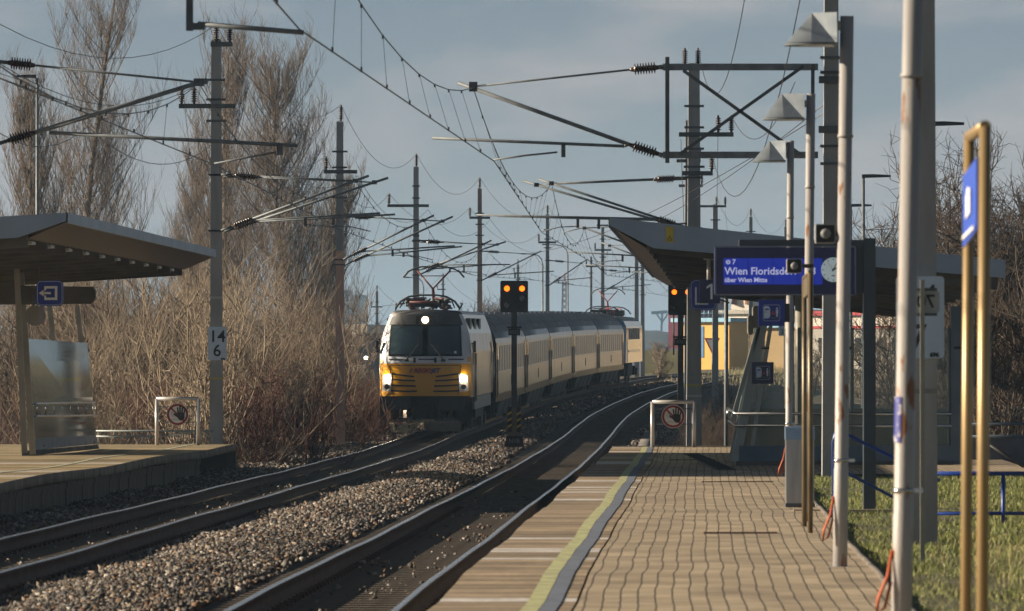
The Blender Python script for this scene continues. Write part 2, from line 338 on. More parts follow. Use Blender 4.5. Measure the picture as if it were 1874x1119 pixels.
# ================================================================== PLATFORMS
def pwav(Y): return .016*np.sin(Y*.36+.6)+.007*np.sin(Y*.73+1.1)+.004*np.sin(Y*1.7)
def slabs_material(name, warm, pale, seed, vlen=.55):
    m = bpy.data.materials.new(name); m.use_nodes = True; t = m.node_tree; p = t.nodes['Principled BSDF']; p.inputs['Roughness'].default_value = .85; n = t.nodes.new; L = t.links.new
    uv = n('ShaderNodeUVMap'); s = n('ShaderNodeSeparateXYZ'); L(uv.outputs[0], s.inputs[0])
    dv = n('ShaderNodeMath'); dv.operation = 'DIVIDE'; L(s.outputs['Y'], dv.inputs[0]); dv.inputs[1].default_value = vlen
    fl = n('ShaderNodeMath'); fl.operation = 'FLOOR'; L(dv.outputs[0], fl.inputs[0]); fr = n('ShaderNodeMath'); fr.operation = 'FRACT'; L(dv.outputs[0], fr.inputs[0])
    wn = n('ShaderNodeTexWhiteNoise'); wn.noise_dimensions = '1D'; ad = n('ShaderNodeMath'); ad.inputs[1].default_value = seed; L(fl.outputs[0], ad.inputs[0]); L(ad.outputs[0], wn.inputs['W'])
    r = n('ShaderNodeValToRGB'); r.color_ramp.interpolation = 'CONSTANT'; L(wn.outputs['Value'], r.inputs[0])
    e = r.color_ramp.elements; e[0].position = 0; e[0].color = (*warm, 1); e[1].position = .80; e[1].color = (*pale, 1)
    for po, k in ((.2, .85), (.4, 1.12), (.6, .7)): q = e.new(po); q.color = (*(v*k for v in warm), 1)
    tc = n('ShaderNodeTexCoord'); nz = n('ShaderNodeTexNoise'); nz.inputs['Scale'].default_value = 2.2; nz.inputs['Detail'].default_value = 6; L(tc.outputs['Object'], nz.inputs[0])
    mr = n('ShaderNodeMapRange'); L(nz.outputs[0], mr.inputs[0]); mr.inputs[1].default_value = .3; mr.inputs[2].default_value = .7; mr.inputs[3].default_value = .72; mr.inputs[4].default_value = 1.15
    mul = n('ShaderNodeMixRGB'); mul.blend_type = 'MULTIPLY'; mul.inputs[0].default_value = 1; L(r.outputs[0], mul.inputs[1]); L(mr.outputs[0], mul.inputs[2])
    gp = n('ShaderNodeMath'); gp.operation = 'LESS_THAN'; L(fr.outputs[0], gp.inputs[0]); gp.inputs[1].default_value = .14
    mg = n('ShaderNodeMixRGB'); L(gp.outputs[0], mg.inputs[0]); L(mul.outputs[0], mg.inputs[1]); mg.inputs[2].default_value = (.07, .055, .04, 1)
    L(mg.outputs[0], p.inputs['Base Color']); b = n('ShaderNodeBump'); b.inputs['Strength'].default_value = .5; b.inputs['Distance'].default_value = .02; n3 = n('ShaderNodeTexNoise'); n3.inputs['Scale'].default_value = 12; L(tc.outputs['Object'], n3.inputs[0]); L(n3.outputs[0], b.inputs['Height']); L(b.outputs[0], p.inputs['Normal'])
    MATS[name] = m; return m
def pavers_material(name, a, b_, mortar, bw=.135, bh=.55):
    m = bpy.data.materials.new(name); m.use_nodes = True; t = m.node_tree; p = t.nodes['Principled BSDF']; p.inputs['Roughness'].default_value = .85; n = t.nodes.new; L = t.links.new
    uv = n('ShaderNodeUVMap'); s = n('ShaderNodeSeparateXYZ'); L(uv.outputs[0], s.inputs[0])
    nzw = n('ShaderNodeTexNoise'); nzw.inputs['Scale'].default_value = .16; L(uv.outputs[0], nzw.inputs[0]); nzw.inputs['Detail'].default_value = 3
    w1 = n('ShaderNodeMath'); w1.operation = 'MULTIPLY_ADD'; L(nzw.outputs[0], w1.inputs[0]); w1.inputs[1].default_value = .16; L(s.outputs['X'], w1.inputs[2])
    cb = n('ShaderNodeCombineXYZ'); L(s.outputs['Y'], cb.inputs[0]); L(w1.outputs[0], cb.inputs[1])
    br = n('ShaderNodeTexBrick'); L(cb.outputs[0], br.inputs[0]); br.offset = .5; br.inputs['Scale'].default_value = 1; br.inputs['Brick Width'].default_value = bh; br.inputs['Row Height'].default_value = bw
    br.inputs['Mortar Size'].default_value = .009; br.inputs['Mortar Smooth'].default_value = .35; br.inputs['Color1'].default_value = (*a, 1); br.inputs['Color2'].default_value = (*b_, 1); br.inputs['Mortar'].default_value = (*mortar, 1)
    tc = n('ShaderNodeTexCoord'); nz = n('ShaderNodeTexNoise'); nz.inputs['Scale'].default_value = 1.3; nz.inputs['Detail'].default_value = 7; L(tc.outputs['Object'], nz.inputs[0])
    mr = n('ShaderNodeMapRange'); L(nz.outputs[0], mr.inputs[0]); mr.inputs[1].default_value = .3; mr.inputs[2].default_value = .7; mr.inputs[3].default_value = .62; mr.inputs[4].default_value = 1.18
    mul = n('ShaderNodeMixRGB'); mul.blend_type = 'MULTIPLY'; mul.inputs[0].default_value = 1; L(br.outputs[0], mul.inputs[1]); L(mr.outputs[0], mul.inputs[2]); L(mul.outputs[0], p.inputs['Base Color'])
    b = n('ShaderNodeBump'); b.invert = True; b.inputs['Strength'].default_value = .7; b.inputs['Distance'].default_value = .01; L(br.outputs['Fac'], b.inputs['Height']); L(b.outputs[0], p.inputs['Normal'])
    MATS[name] = m; return m
slab_m = slabs_material('edge_slabs', (.37, .285, .19), (.60, .57, .54), 3, .8)
pave_m = pavers_material('concrete_pavers', (.46, .375, .265), (.34, .275, .19), (.085, .068, .045))
yel_m = mat('worn_yellow_line', (.50, .53, .27), .7, c2=(.36, .35, .22), scale=6, lo=.45, hi=.6)
tact_m = mat('blue_grey_guide_strip', (.16, .19, .26), .8, c2=(.12, .14, .19), scale=4)
PZ = .38; PE = 115.2*K; z_ = [PZ]
def strip(name, o0, o1, dz, m, label, y0=26, y1=PE, Tf=T1, n=2, w=pwav): 
    o = lateral_strip(name, list(np.linspace(o0, o1, n)), [PZ+dz]*n, m, y0, y1, .4, Tf=Tf, zf=lambda Y: 0*Y, wavf=w); tag(o, kind='structure', label=label); return o
strip('platform_edge_slabs', 1.47, 2.53, 0, slab_m, 'crosswise brown and pale concrete slabs along the edge of the right platform', n=6)
strip('platform_paving', 2.55, 5.0, .001, pave_m, 'sandy concrete pavers laid in wavy rows on the right platform', n=8)
strip('platform_yellow_line', 2.16, 2.29, .006, yel_m, 'worn yellow safety line painted on the right platform')
strip('platform_guide_strip', 2.295, 2.42, .006, tact_m, 'blue grey guide strip right beside the yellow line')
sidec = mat('platform_side_concrete', (.20, .18, .155), .9, c2=(.10, .085, .07), scale=1.5, bump=.4, bscale=8, mscale=(1, 1, .35), lo=.3, hi=.7)
o = lateral_strip('platform_edge_face', [1.469, 1.475, 1.62, 1.62], [PZ-.002, PZ-.13, PZ-.14, -.4], sidec, 26, PE, .4, zf=lambda Y: 0*Y, wavf=pwav); tag(o, kind='structure', label='undercut concrete face below the right platform edge')
o = lateral_strip('platform_kerb', [5.0, 5.002, 5.06, 5.062], [PZ-.05, PZ+.025, PZ+.025, PZ-.2], sidec, 26, 85*K, .4, zf=lambda Y: 0*Y, wavf=pwav); tag(o, kind='structure', label='thin kerb between the pavers and the grass')
m_ = MB(); e0 = float(T1(PE)); m_.bb(e0+1.47, e0+9.0, PE-.0, PE+.3, -1.2, PZ+.03); o = m_.build('platform_end_wall', mat('end_kerb', (.40, .34, .25), .9, c2=(.28, .23, .17), scale=2, bump=.4)); tag(o, kind='structure', label='pale kerb closing the far end of the right platform')
# wider paving in front of the shelter
strip('platform_forecourt', 5.0, 9.5, 0, pave_m, 'paved area continuing to the right in front of the shelter', y0=85*K, y1=PE, n=4, w=lambda Y: pwav(Y)*.3)
# grass verge to the right
verge_m = mat('verge_soil', (.115, .105, .05), .95, c2=(.06, .065, .028), scale=2, bump=.5)
o = lateral_strip('grass_verge', [5.06, 6.5, 9, 14], [PZ-.04, PZ-.03, PZ-.1, PZ-.5], verge_m, 20, 85*K, 1, zf=lambda Y: 0*Y); tag(o, kind='structure', label='soil of the grassy verge right of the platform')
def blades(name, n, of, y0, y1, hmin, hmax, cols, label, Tf=T1, zf=None, w=.006, lean=.5):
    y = nrs.uniform(y0, y1, n); oo = nrs.uniform(of[0], of[1], n); x = Tf(y)+oo; z = zf(oo, y)
    h = nrs.uniform(hmin, hmax, n)*nrs.uniform(.6, 1, n); a = nrs.uniform(0, 6.28, n); b = nrs.uniform(0, 6.28, n); ln = h*nrs.uniform(0, lean, n)
    P = np.stack([x, y, z], -1); wx = np.stack([np.cos(a), np.sin(a), 0*a], -1)*w*nrs.uniform(.6, 1.4, n)[:, None]
    top = P+np.stack([np.cos(b)*ln, np.sin(b)*ln, h], -1); mid = P*.45+top*.55-np.stack([np.cos(b)*ln*.25, np.sin(b)*ln*.25, 0*h], -1)
    V = np.stack([P-wx, P+wx, mid+wx*.7, top, mid-wx*.7], 1).reshape(-1, 3); b0 = (np.arange(n)*5)[:, None]
    Fc = np.concatenate([b0+np.array([[0, 1, 2]]), b0+np.array([[0, 2, 4]]), b0+np.array([[4, 2, 3]])], 0)
    m = attr_ramp(name+'_m', cols, .7); c = nrs.rand(n)
    o = rawmesh(name, V, Fc, m, rndv=np.concatenate([c, c, c])); tag(o, label=label, kind='stuff'); return o
gcols = [(.09, .14, .025), (.17, .22, .04), (.26, .28, .07), (.36, .31, .14), (.12, .17, .03), (.07, .10, .02)]
blades('verge_grass', 120000, (5.1, 9.5), 36, 84*K, .02, .11, gcols, 'short green and straw coloured grass on the verge beside the pavers', zf=lambda o, y: PZ-.055+.03*np.sin(o*2.1+y*.4)*np.sin(y*.7), w=.004, lean=1.2)
blades('verge_grass_tall', 9000, (6.0, 9.5), 38, 62, .10, .32, gcols[1:4]+[(.34, .28, .13)], 'taller tufts of grass around the foot of the nearest mast', zf=lambda o, y: PZ-.08+0*o, lean=1.1, w=.003)
# iron strips in the paving
iron = mat('rusty_iron_cover', (.12, .055, .035), .8, c2=(.05, .03, .025), scale=20)
for (px0, px1, py, lab) in ((1287, 1422, 975, 'rusty slotted drain cover set across the pavers in the foreground'), (1284, 1415, 880, 'thin rusty drain cover set across the pavers at the edge of the shade'), (1225, 1310, 843, 'dark drain slot set in the shaded pavers before the shelter')):
    U = 1.75*F9/(py-681); a = W(px0, py, U); b = W(px1, py, U); wz = float(pwav(a.y))
    m_ = MB(); m_.bb(a.x, b.x, a.y-.12, a.y+.12, PZ-.02+wz, PZ+.012+wz)
    for k in range(24): x = a.x+(b.x-a.x)*(k+.5)/24; m_.bb(x-.008, x+.008, a.y-.1, a.y+.1, PZ+.012+wz, PZ+.018+wz)
    o = m_.build('drain_cover', iron, None, base=(a.x, a.y, PZ)); tag(o, lab, 'drain cover')
m_ = MB(); a = W(1318, 860, 89)
a = W(1325, 862, 1.75*F9/181); m_.bb(a.x-.12, a.x+.22, a.y, a.y+22, PZ, PZ+.02); 
for k in range(30): m_.bb(a.x-.1, a.x+.2, a.y+.5+k*.7, a.y+.6+k*.7, PZ+.02, PZ+.03)
o = m_.build('door_mat_grating', black, None, base=(a.x, a.y, PZ)); tag(o, 'long black iron grating on the platform just left of the glass shelter', 'floor grating')

# ---- left platform
LE = 118.8*K; LO = -2.75
def lwav(Y): return .02*np.sin(Y*.3+2)
o = lateral_strip('left_platform_top', list(np.linspace(LO-9, LO, 8)), [PZ]*8, slabs_material('left_platform_slabs', (.36, .28, .15), (.50, .45, .38), 11, 1.6), 60, LE, .5, Tf=T2, zf=lambda Y: 0*Y, wavf=lwav); tag(o, kind='structure', label='sunlit yellowish top of the left platform')
strip('left_platform_line', LO-1.05, LO-.93, .008, mat('faded_line', (.50, .52, .40), .8, c2=(.38, .38, .28), scale=5), 'faded pale safety line on the left platform', y0=60, y1=LE, Tf=T2, w=lwav)
o = lateral_strip('left_platform_cap', [LO, LO+.045, LO+.05, LO+.0, LO-.06], [PZ+.01, PZ+.005, PZ-.15, PZ-.16, PZ-.17], mat('cap_concrete', (.25, .225, .19), .9, c2=(.14, .12, .10), scale=2.5, bump=.4), 60, LE, .5, Tf=T2, zf=lambda Y: 0*Y, wavf=lwav); tag(o, kind='structure', label='weathered concrete edge cap of the left platform')
lp = thing('platform_retaining_wall', (float(T2(LE))+LO, LE, -.6), 'stained concrete retaining wall of upright panels under the left platform edge', 'retaining wall')
panel_m = mat('wall_panel_concrete', (.17, .15, .125), .92, c2=(.075, .065, .055), scale=1.4, bump=.5, bscale=9, mscale=(1, 1, .22), lo=.3, hi=.68)
proto = None; y = 62.0; k = 0
while y < 110*K:
    a = -math.atan(float(T2(y+.5)-T2(y-.5))); x = float(T2(y))+LO-.10
    if proto is None:
        m_ = MB(); m_.bb(-.05, .05, .03, .97, -.75, PZ-.17); m_.bb(-.02, .075, .0, 1.0, PZ-.28, PZ-.18); proto = m_.build('wall_panel', panel_m, lp, world=False); c = proto
    else: c = proto.copy(); C.objects.link(c); c.parent = lp
    c.location = Vector((x+rnd.uniform(-.012, .012), y, rnd.uniform(-.01, .01)))-WL[lp.name]; c.rotation_euler = (0, rnd.uniform(-.01, .01), a); y += 1.0; k += 1
m_ = MB(); x = float(T2(LE))+LO; m_.bb(x-.30, x+.02, LE-.35, LE+.0, -1.1, PZ-.02); m_.bb(x-9, x-.3, LE-.3, LE, -1.1, PZ-.03); m_.build('end_pier', sidec, lp)
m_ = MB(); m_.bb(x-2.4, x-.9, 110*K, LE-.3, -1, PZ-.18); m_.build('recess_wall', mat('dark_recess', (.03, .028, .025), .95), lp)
# ================================================================== MASTS AND OVERHEAD LINES
MASTG = 'concrete catenary masts beside the tracks'
INS_TOP = {}
def mast(key, px, U, top, wpx, label, arms=(), steps=(), m=concrete, basez=None, bands=(), group=MASTG, tips=(), lower=None):
    """px, top in photo pixels at depth U; arms: (y, x0, x1, [insulator x], up) ; steps: (y, half width px)"""
    s = F9/U; b = W(px, 681, U); zt = W(px, top, U).z; y = b.y
    z0 = basez if basez is not None else float(ZT(y))-1.0
    t = thing('catenary_mast', (b.x, y, z0), label, 'catenary mast', group)
    wb = wpx/s/2; wt = wb*.72; mb = MB()
    vs = [(b.x+i*w, y+j*w, z) for z, w in ((z0, wb*1.03), (zt-.04, wt), (zt, wt*.8)) for i, j in ((-1, -1), (1, -1), (1, 1), (-1, 1))]
    fs = [(3, 2, 1, 0), (8, 9, 10, 11)]
    for q in (0, 4):
        for k in range(4): fs.append((q+k, q+(k+1) % 4, q+4+(k+1) % 4, q+4+k))
    mb.add(vs, fs); mb.build('mast_shaft', m if lower is None else [m], t)
    hw = lambda z: wb*1.03+(wt-wb*1.03)*(z-z0)/(zt-z0)
    if lower is not None:
        zl = W(px, lower, U).z; lm = MB(); h1 = hw(zl)+.004; h0 = wb*1.03+.004
        vs = [(b.x+i*w, y+j*w, z) for z, w in ((z0, h0), (zl, h1)) for i, j in ((-1, -1), (1, -1), (1, 1), (-1, 1))]
        lm.add(vs, [(0, 1, 5, 4), (1, 2, 6, 5), (2, 3, 7, 6), (3, 0, 4, 7), (4, 5, 6, 7)]); lm.build('reddish_sleeve', concrete_red, t)
    for k, (ay, x0, x1, ins, up) in enumerate(arms):
        z = W(px, ay, U).z; xa = (x0-937)/s; xb = (x1-937)/s; a = MB(); a.bb(xa, xb, y-hw(z)-.07, y-hw(z)-.005, z-.055, z+.055); a.bb(b.x-hw(z)-.02, b.x+hw(z)+.02, y-hw(z)-.02, y+hw(z)+.03, z-.03, z+.03); ar = a.build('crossarm', dsteel, t)
        for ix in ins:
            xi = (ix-937)/s; L = .42; im = MB(); zz = z+.055 if up else z-.055; sg = 1 if up else -1
            im.insulator((xi, y-hw(z)-.04, zz), (xi, y-hw(z)-.04, zz+sg*L), .075, 6); im.build('insulator', insul, ar)
            INS_TOP.setdefault((key, k), []).append(Vector((xi, y-hw(z)-.04, zz+sg*L)))
    for (sy, hp) in steps:
        z = W(px, sy, U).z; a = MB(); h = hp/s; a.bb(b.x-h, b.x+h, y-hw(z)-.035, y-hw(z)-.0, z-.028, z+.028); a.build('step_bar', dsteel, t)
    for (tx, ) in tips:
        im = MB(); xi = (tx-937)/s; im.insulator((xi, y, zt), (xi, y, zt+.5), .075, 7); im.build('insulator', insul, t); INS_TOP.setdefault((key, 'top'), []).append(Vector((xi, y, zt+.5)))
    for (by, c) in bands:
        z = W(px, by, U).z; a = MB(); h = hw(z)+.006; a.bb(b.x-h, b.x+h, y-h, y+h, z-.025, z+.025); a.build('paint_band', c, t)
    return t, b.x, y, hw
yb = mat('band_yellow', (.42, .38, .10), .7); gb = mat('band_grey', (.45, .47, .48), .7)
MA = {}
def M_(key, *a, **k): MA[key] = mast(key, *a, **k); return MA[key][0]
M_('L0', -32, 78, -330, 30, 'mast cut off at the left edge, only its arm tubes reach into view')
M_('L1', 396, 120, 72, 24, 'near left mast carrying the 14 6 board behind the left platform end', arms=[(82, 386, 426, [396, 421], True), (195, 328, 431, [333, 356], True)], steps=[(147, 17), (183, 18), (222, 18)], bands=[(545, gb), (693, yb)])
M_('L2', 622, 152, 222, 17, 'second left mast with a reddish brown lower half, just before the locomotive', arms=[(315, 593, 654, [597], True)], steps=[(278, 14), (307, 14), (362, 14)], tips=[(624,)], lower=460)
M_('L3', 761.5, 193, 305, 13, 'third left mast rising behind the locomotive roof', arms=[(377, 709, 785, [712], True)], steps=[(341, 7), (363, 7), (432, 6)], tips=[(762,)])
M_('L4', 878, 230, 345, 10.5, 'fourth left mast, brownish, left of the orange signal', arms=[(399, 859, 897, [860], True)], steps=[(391, 8), (411, 8), (431, 8)], tips=[(878,)], m=mat('mast_concrete_brownish', (.33, .25, .215), .85, c2=(.24, .18, .15), scale=1.2))
M_('L5', 1002, 270, 392, 8.5, 'fifth left mast seen right of the double light signal', arms=[(444, 985, 1018, [986], True)], steps=[(421, 7), (454, 7), (438, 6)], tips=[(1002,)])
M_('L6', 1103, 315, 416, 7.5, 'sixth left mast beyond the last coaches', arms=[(458, 1088, 1118, [1089], True), (413, 1092, 1113, [], True)], steps=[(438, 6), (471, 6)])
M_('L7', 1082, 350, 470, 5, 'thin far mast just left of the sixth left mast', arms=[(488, 1072, 1092, [1070+3], True)], steps=[(478, 4), (500, 4)])
M_('L8', 1165, 345, 452, 9, 'left one of two thick masts behind the rear locomotive', steps=[])
M_('L9', 1176, 350, 452, 8, 'right one of two thick masts behind the rear locomotive', steps=[(540, 6)])
M_('R9', 1691, 51.3, -420, 46, 'nearest mast on the right verge with the big white 7 board', basez=.2, bands=[(716, mat('band_dull', (.26, .27, .27), .8))])
M_('R0', 1521, 83, -170, 33, 'grey mast on the right platform that carries the cross braced frame', basez=.2)
M_('R1', 1270, 123, 116, 28, 'broad mast with a yellow band behind the right platform end', arms=[(124, 1254, 1288, [1253, 1277], True), (247, 1242, 1342, [1314, 1338], True), (318, 1247, 1304, [1302], True)], steps=[(195, 18), (234, 18), (273, 18), (306, 19)], bands=[(705.5, yb), (725, gb)], basez=-1)
M_('R2', 1309, 240, 374, 12, 'slim mast directly right of the broad banded mast', arms=[(378, 1253, 1329, [1311, 1327], True)], steps=[(403, 9)])
M_('R3', 1374, 292, 397, 8.5, 'mast with a top insulator rising behind the right shelter roof', steps=[(424, 9)], tips=[(1374,)])
M_('R4', 1438, 335, 415, 8, 'farthest mast at right, behind the lamp posts, with the small 14 3 board', tips=[(1438,)], steps=[(440, 5)])
# the yellow strip and bolts on the nearest masts
def clamp(t, x, y, z, h, n='mast_clamp'):
    a = MB(); a.bb(x-h-.02, x+h+.02, y-h-.03, y+h+.03, z-.02, z+.02)
    for s in (-1, 1): a.tube((x+s*(h+.03), y-h-.06, z), (x+s*(h+.03), y+h+.06, z), .012, 6); a.bb(x+s*(h+.03)-.02, x+s*(h+.03)+.02, y-h-.08, y-h-.04, z-.02, z+.02)
    a.build(n, dsteel, t)
def cantilever(key, sgn, mx_, mz, cx, cz, label, dz_top=.15, dz_bot=-1.2, dy=0, reg_end=.9, n_ins=True, over=.35, y=None, reg=True):
    """tubes from a mast to messenger point (mx_, mz) and contact point (cx, cz)"""
    t0, xm, ym, hw = MA[key]; y = ym+dy if y is None else y
    zt_, zb_ = mz+dz_top, mz+dz_bot; x0 = xm+sgn*hw(zt_)
    t = thing('cantilever', (x0, y, zb_), label, 'cantilever', 'cantilever arms carrying the wires')
    def ins(pa, pb, r):
        a = MB(); pa = Vector(pa); pb = Vector(pb); d = (pb-pa).normalized(); L = .55
        a.tube(pa, pa+d*.3, .03, 8); a.build('arm_socket', dsteel, t); i = MB(); i.insulator(pa+d*.28, pa+d*(.28+L), .085, 7); i.build('insulator', insul, t)
        q = MB(); q.tube(pa+d*(.26+L), pb, r, 8); q.build('arm_tube', steel, t)
    top = Vector((mx_, y, mz)); bot = Vector((x0, y, zb_)); d = (top-bot).normalized()
    ins((x0, y, zt_), top, .017); ins(bot, top+d*over, .03)
    a = MB(); a.box(top, (.12, .06, .1)); a.build('messenger_clamp', dsteel, t)
    for zz in (zt_, zb_): clamp(t, xm, ym, zz, hw(zz))
    if reg:
        f = .22; p0 = bot+(top-bot)*f+Vector((0, 0, -.02)); p1 = Vector((cx+sgn*reg_end, y, cz+.42)); a = MB(); a.tube(p0, p1, .024, 8); a.build('registration_arm', steel, t)
        back = -1 if reg_end > 0 else 1
        hx = cx+sgn*reg_end*.75 if reg_end < 0 else cx+sgn*.75
        hx = cx-sgn*.9 if reg_end > 0 else cx+sgn*1.0
        zz = p0.z+(p1.z-p0.z)*((hx-p0.x)/(p1.x-p0.x)) if abs(p1.x-p0.x) > .01 else p1.z
        a = MB(); a.bb(hx-.035, hx+.035, y-.03, y+.03, cz+.10, zz); a.build('steady_bracket', dsteel, t); a = MB(); a.path([(hx, y, cz+.14), ((hx+cx)/2, y, cz+.12), (cx, y, cz+.01)], .014); a.build('steady_arm', steel, t)
    return top
MES = {1: [], 2: []}; CON = {1: [], 2: []}
def sup(tr, m, c): MES[tr].append(Vector(m)); CON[tr].append(Vector(c))
# ---- track 2 (left row)
def add_left(key, off_m, off_c, label, dy=0, **k):
    _, xm, ym, hw = MA[key]; y = ym+dy; x2 = float(T2(y)); z = float(ZT(y)); m = (x2+off_m, y, z+6.75); c = (x2+off_c, y, z+5.55)
    cantilever(key, 1, m[0], m[2], c[0], c[2], label, dy=dy, **k); return m, c
def add_right(key, off_m, off_c, label, dy=0, **k):
    _, xm, ym, hw = MA[key]; y = ym+dy; x1 = float(T1(y)); z = float(ZT(y)); m = (x1+off_m, y, z+6.8); c = (x1+off_c, y, z+5.6)
    cantilever(key, -1, m[0], m[2], c[0], c[2], label, dy=dy, **k); return m, c
sup(2, (-5.2, 30, 6.9), (-7.3, 30, 5.5))
# L0 (only the tubes are in the picture)
def Wz(px, py, U): return W(px, py, U)
t = thing('cantilever', W(-20, 250, 78), 'long cantilever reaching in from the left edge above the left shelter roof', 'cantilever', 'cantilever arms carrying the wires')
for (a0, a1, r) in (((34, 117), (366, 151), .018), ((34, 252), (366, 151), .036)):
    A = W(*a0, 78); B = W(*a1, 78); d = (A-B).normalized(); q = MB(); i0 = A+(B-A)*.09; q.tube(i0, B+(B-A).normalized()*.12, r, 8); q.build('arm_tube', steel, t)
    q = MB(); q.insulator(A-(B-A)*.06, i0, .1, 8); q.build('insulator', insul, t); q = MB(); q.tube(A-(B-A)*.06, A-(B-A)*.14, .03, 8); q.build('arm_socket', dsteel, t)
q = MB(); q.tube(W(90, 243, 78), W(545, 267, 78), .03, 8); q.build('registration_arm', steel, t)
q = MB(); p = W(512, 275, 78); q.bb(p.x-.05, p.x+.05, p.y-.04, p.y+.04, p.z-.08, p.z+.1); q.build('steady_bracket', dsteel, t)
q = MB(); q.path([W(505, 279, 78), W(450, 289, 78), W(392, 300, 78)], .017); q.build('steady_arm', steel, t)
q = MB(); q.box(W(364, 151, 78), (.16, .08, .12)); q.build('messenger_clamp', dsteel, t)
sup(2, W(364, 153, 78), W(392, 302, 78))
m, c = add_left('L1', .05, -.25, 'left twin of the two cantilever arms on the mast with the 14 6 board', dy=-.35, reg_end=.9); sup(2, m, c)
add_left('L1', .45, .35, 'right twin of the two cantilever arms on the mast with the 14 6 board', dy=.9, reg_end=.6)
m, c = add_left('L2', .25, .2, 'upper cantilever arm on the reddish mast before the locomotive', dy=-.3, reg_end=1.0); sup(2, m, c)
add_left('L2', .8, .5, 'lower cantilever arm on the reddish mast before the locomotive', dy=.8, dz_bot=-1.35, reg_end=.9)
for key, a, b, lab in (('L3', .1, -.3, 'cantilever arm on the third left mast above the front pantograph'), ('L4', .25, .25, 'cantilever arm on the brownish fourth left mast'), ('L5', .1, -.25, 'cantilever arm on the fifth left mast'), ('L6', .2, .2, 'cantilever arm on the sixth left mast beyond the coaches')):
    m, c = add_left(key, a, b, lab); sup(2, m, c)
add_left('L3', .6, .2, 'second cantilever arm on the third left mast', dy=.9, dz_top=.1, dz_bot=-1.0)
for U in (360, 405, 450, 520): y = U*K; sup(2, (float(T2(y)), y, float(ZT(y))+6.75), (float(T2(y)), y, float(ZT(y))+5.55))
# ---- track 1
sup(1, W(340, -500, 36), W(330, -196, 36))
# cantilever of the nearest right mast: its steady arm shows at the very top
t = thing('cantilever', W(1650, -120, 52), 'cantilever whose steady arm cuts the top edge above the tall poplars', 'cantilever', 'cantilever arms carrying the wires')
q = MB(); q.tube(W(362, 44, 51), W(556, 60, 51), .026, 8); q.build('steady_arm', steel, t)
q = MB(); a = W(347, 46, 51); q.bb(a.x-.035, a.x+.035, a.y-.04, a.y+.04, a.z-.06, a.z+.45); q.bb(a.x+.03, a.x+.16, a.y-.03, a.y+.03, a.z-.05, a.z+.02); q.build('steady_bracket', dsteel, t)
q = MB(); q.tube(W(180, -40, 51), W(1640, -120, 51), .03, 8); q.build('registration_arm', steel, t)
q = MB(); q.tube(W(700, -200, 51), W(1640, -60, 51), .03, 8); q.build('arm_tube', steel, t)
sup(1, W(566, -161, 51), W(548, 54, 51))
# R0: braced frame + cantilever
t = thing('cross_braced_frame', W(1500, 284, 83), 'large rectangular steel frame with crossed braces on the platform mast', 'steel frame')
U = 83
q = MB(); q.bar(W(1497, 123, U), W(1213, 123, U), .11, .11); q.build('top_beam', steel, t); q = MB(); q.bar(W(1497, 284, U), W(1213, 284, U), .11, .11); q.build('bottom_beam', steel, t)
q = MB(); a = W(1221, 105, U); b = W(1221, 299, U); q.bb(a.x-.035, a.x+.035, a.y-.1, a.y-.06, b.z, a.z); q.build('end_post', dsteel, t)
q = MB(); a = W(1487, 118, U); b = W(1487, 284, U); q.bb(a.x-.03, a.x+.03, a.y-.1, a.y-.06, b.z, a.z); q.build('inner_post', dsteel, t)
for aa, bb_ in (((1250, 130), (1465, 284)), ((1242, 284), (1470, 122))):
    q = MB(); q.bar(W(*aa, U)+Vector((0, -.12, 0)), W(*bb_, U)+Vector((0, -.12, 0)), .055, .055); q.build('diagonal_brace', dsteel, t)
_, xm, ym, hw = MA['R0']
for py in (106, 133, 268, 300): clamp(t, xm, ym, W(0, py, U).z, hw(3)+.0)
for py in (147, 238):
    q = MB(); z = W(0, py, U).z; q.bb(xm-hw(z)-.09, xm+hw(z)+.01, ym-hw(z)-.06, ym-hw(z)-.004, z-.06, z+.06); q.build('bracket_plate', dsteel, t)
t = thing('cantilever', W(1220, 284, 83), 'big cantilever arm hung on the cross braced frame, left of it against the sky', 'cantilever', 'cantilever arms carrying the wires')
for a0, i1, a1, r in (((1213, 123), (1153, 128), (866, 159), .017), ((1213, 285), (1152, 265), (838, 152), .034)):
    A = W(*a0, U); I1 = W(*i1, U); B = W(*a1, U); q = MB(); q.tube(I1, B, r, 8); q.build('arm_tube', steel, t); q = MB(); q.insulator(A+(I1-A)*.12, I1, .1, 8); q.build('insulator', insul, t); q = MB(); q.tube(A, A+(I1-A)*.2, .045, 8, .03); q.build('arm_socket', steel, t)
q = MB(); q.tube(W(1143, 268, U), W(791, 253, U), .026, 8); q.build('registration_arm', steel, t); q = MB(); q.path([W(1143, 268, U), W(1150, 264, U)], .03); q.build('hinge', dsteel, t)
q = MB(); p = W(1031, 276, U); q.bb(p.x-.035, p.x+.035, p.y-.04, p.y+.04, p.z-.11, p.z+.13); q.build('steady_bracket', dsteel, t); q = MB(); q.path([W(1020, 279, U), W(960, 285, U), W(903, 293, U)], .018); q.build('steady_arm', steel, t)
q = MB(); q.box(W(866, 159, U), (.14, .08, .16)); q.build('messenger_clamp', dsteel, t)
sup(1, W(866, 161, U), W(905, 296, U))
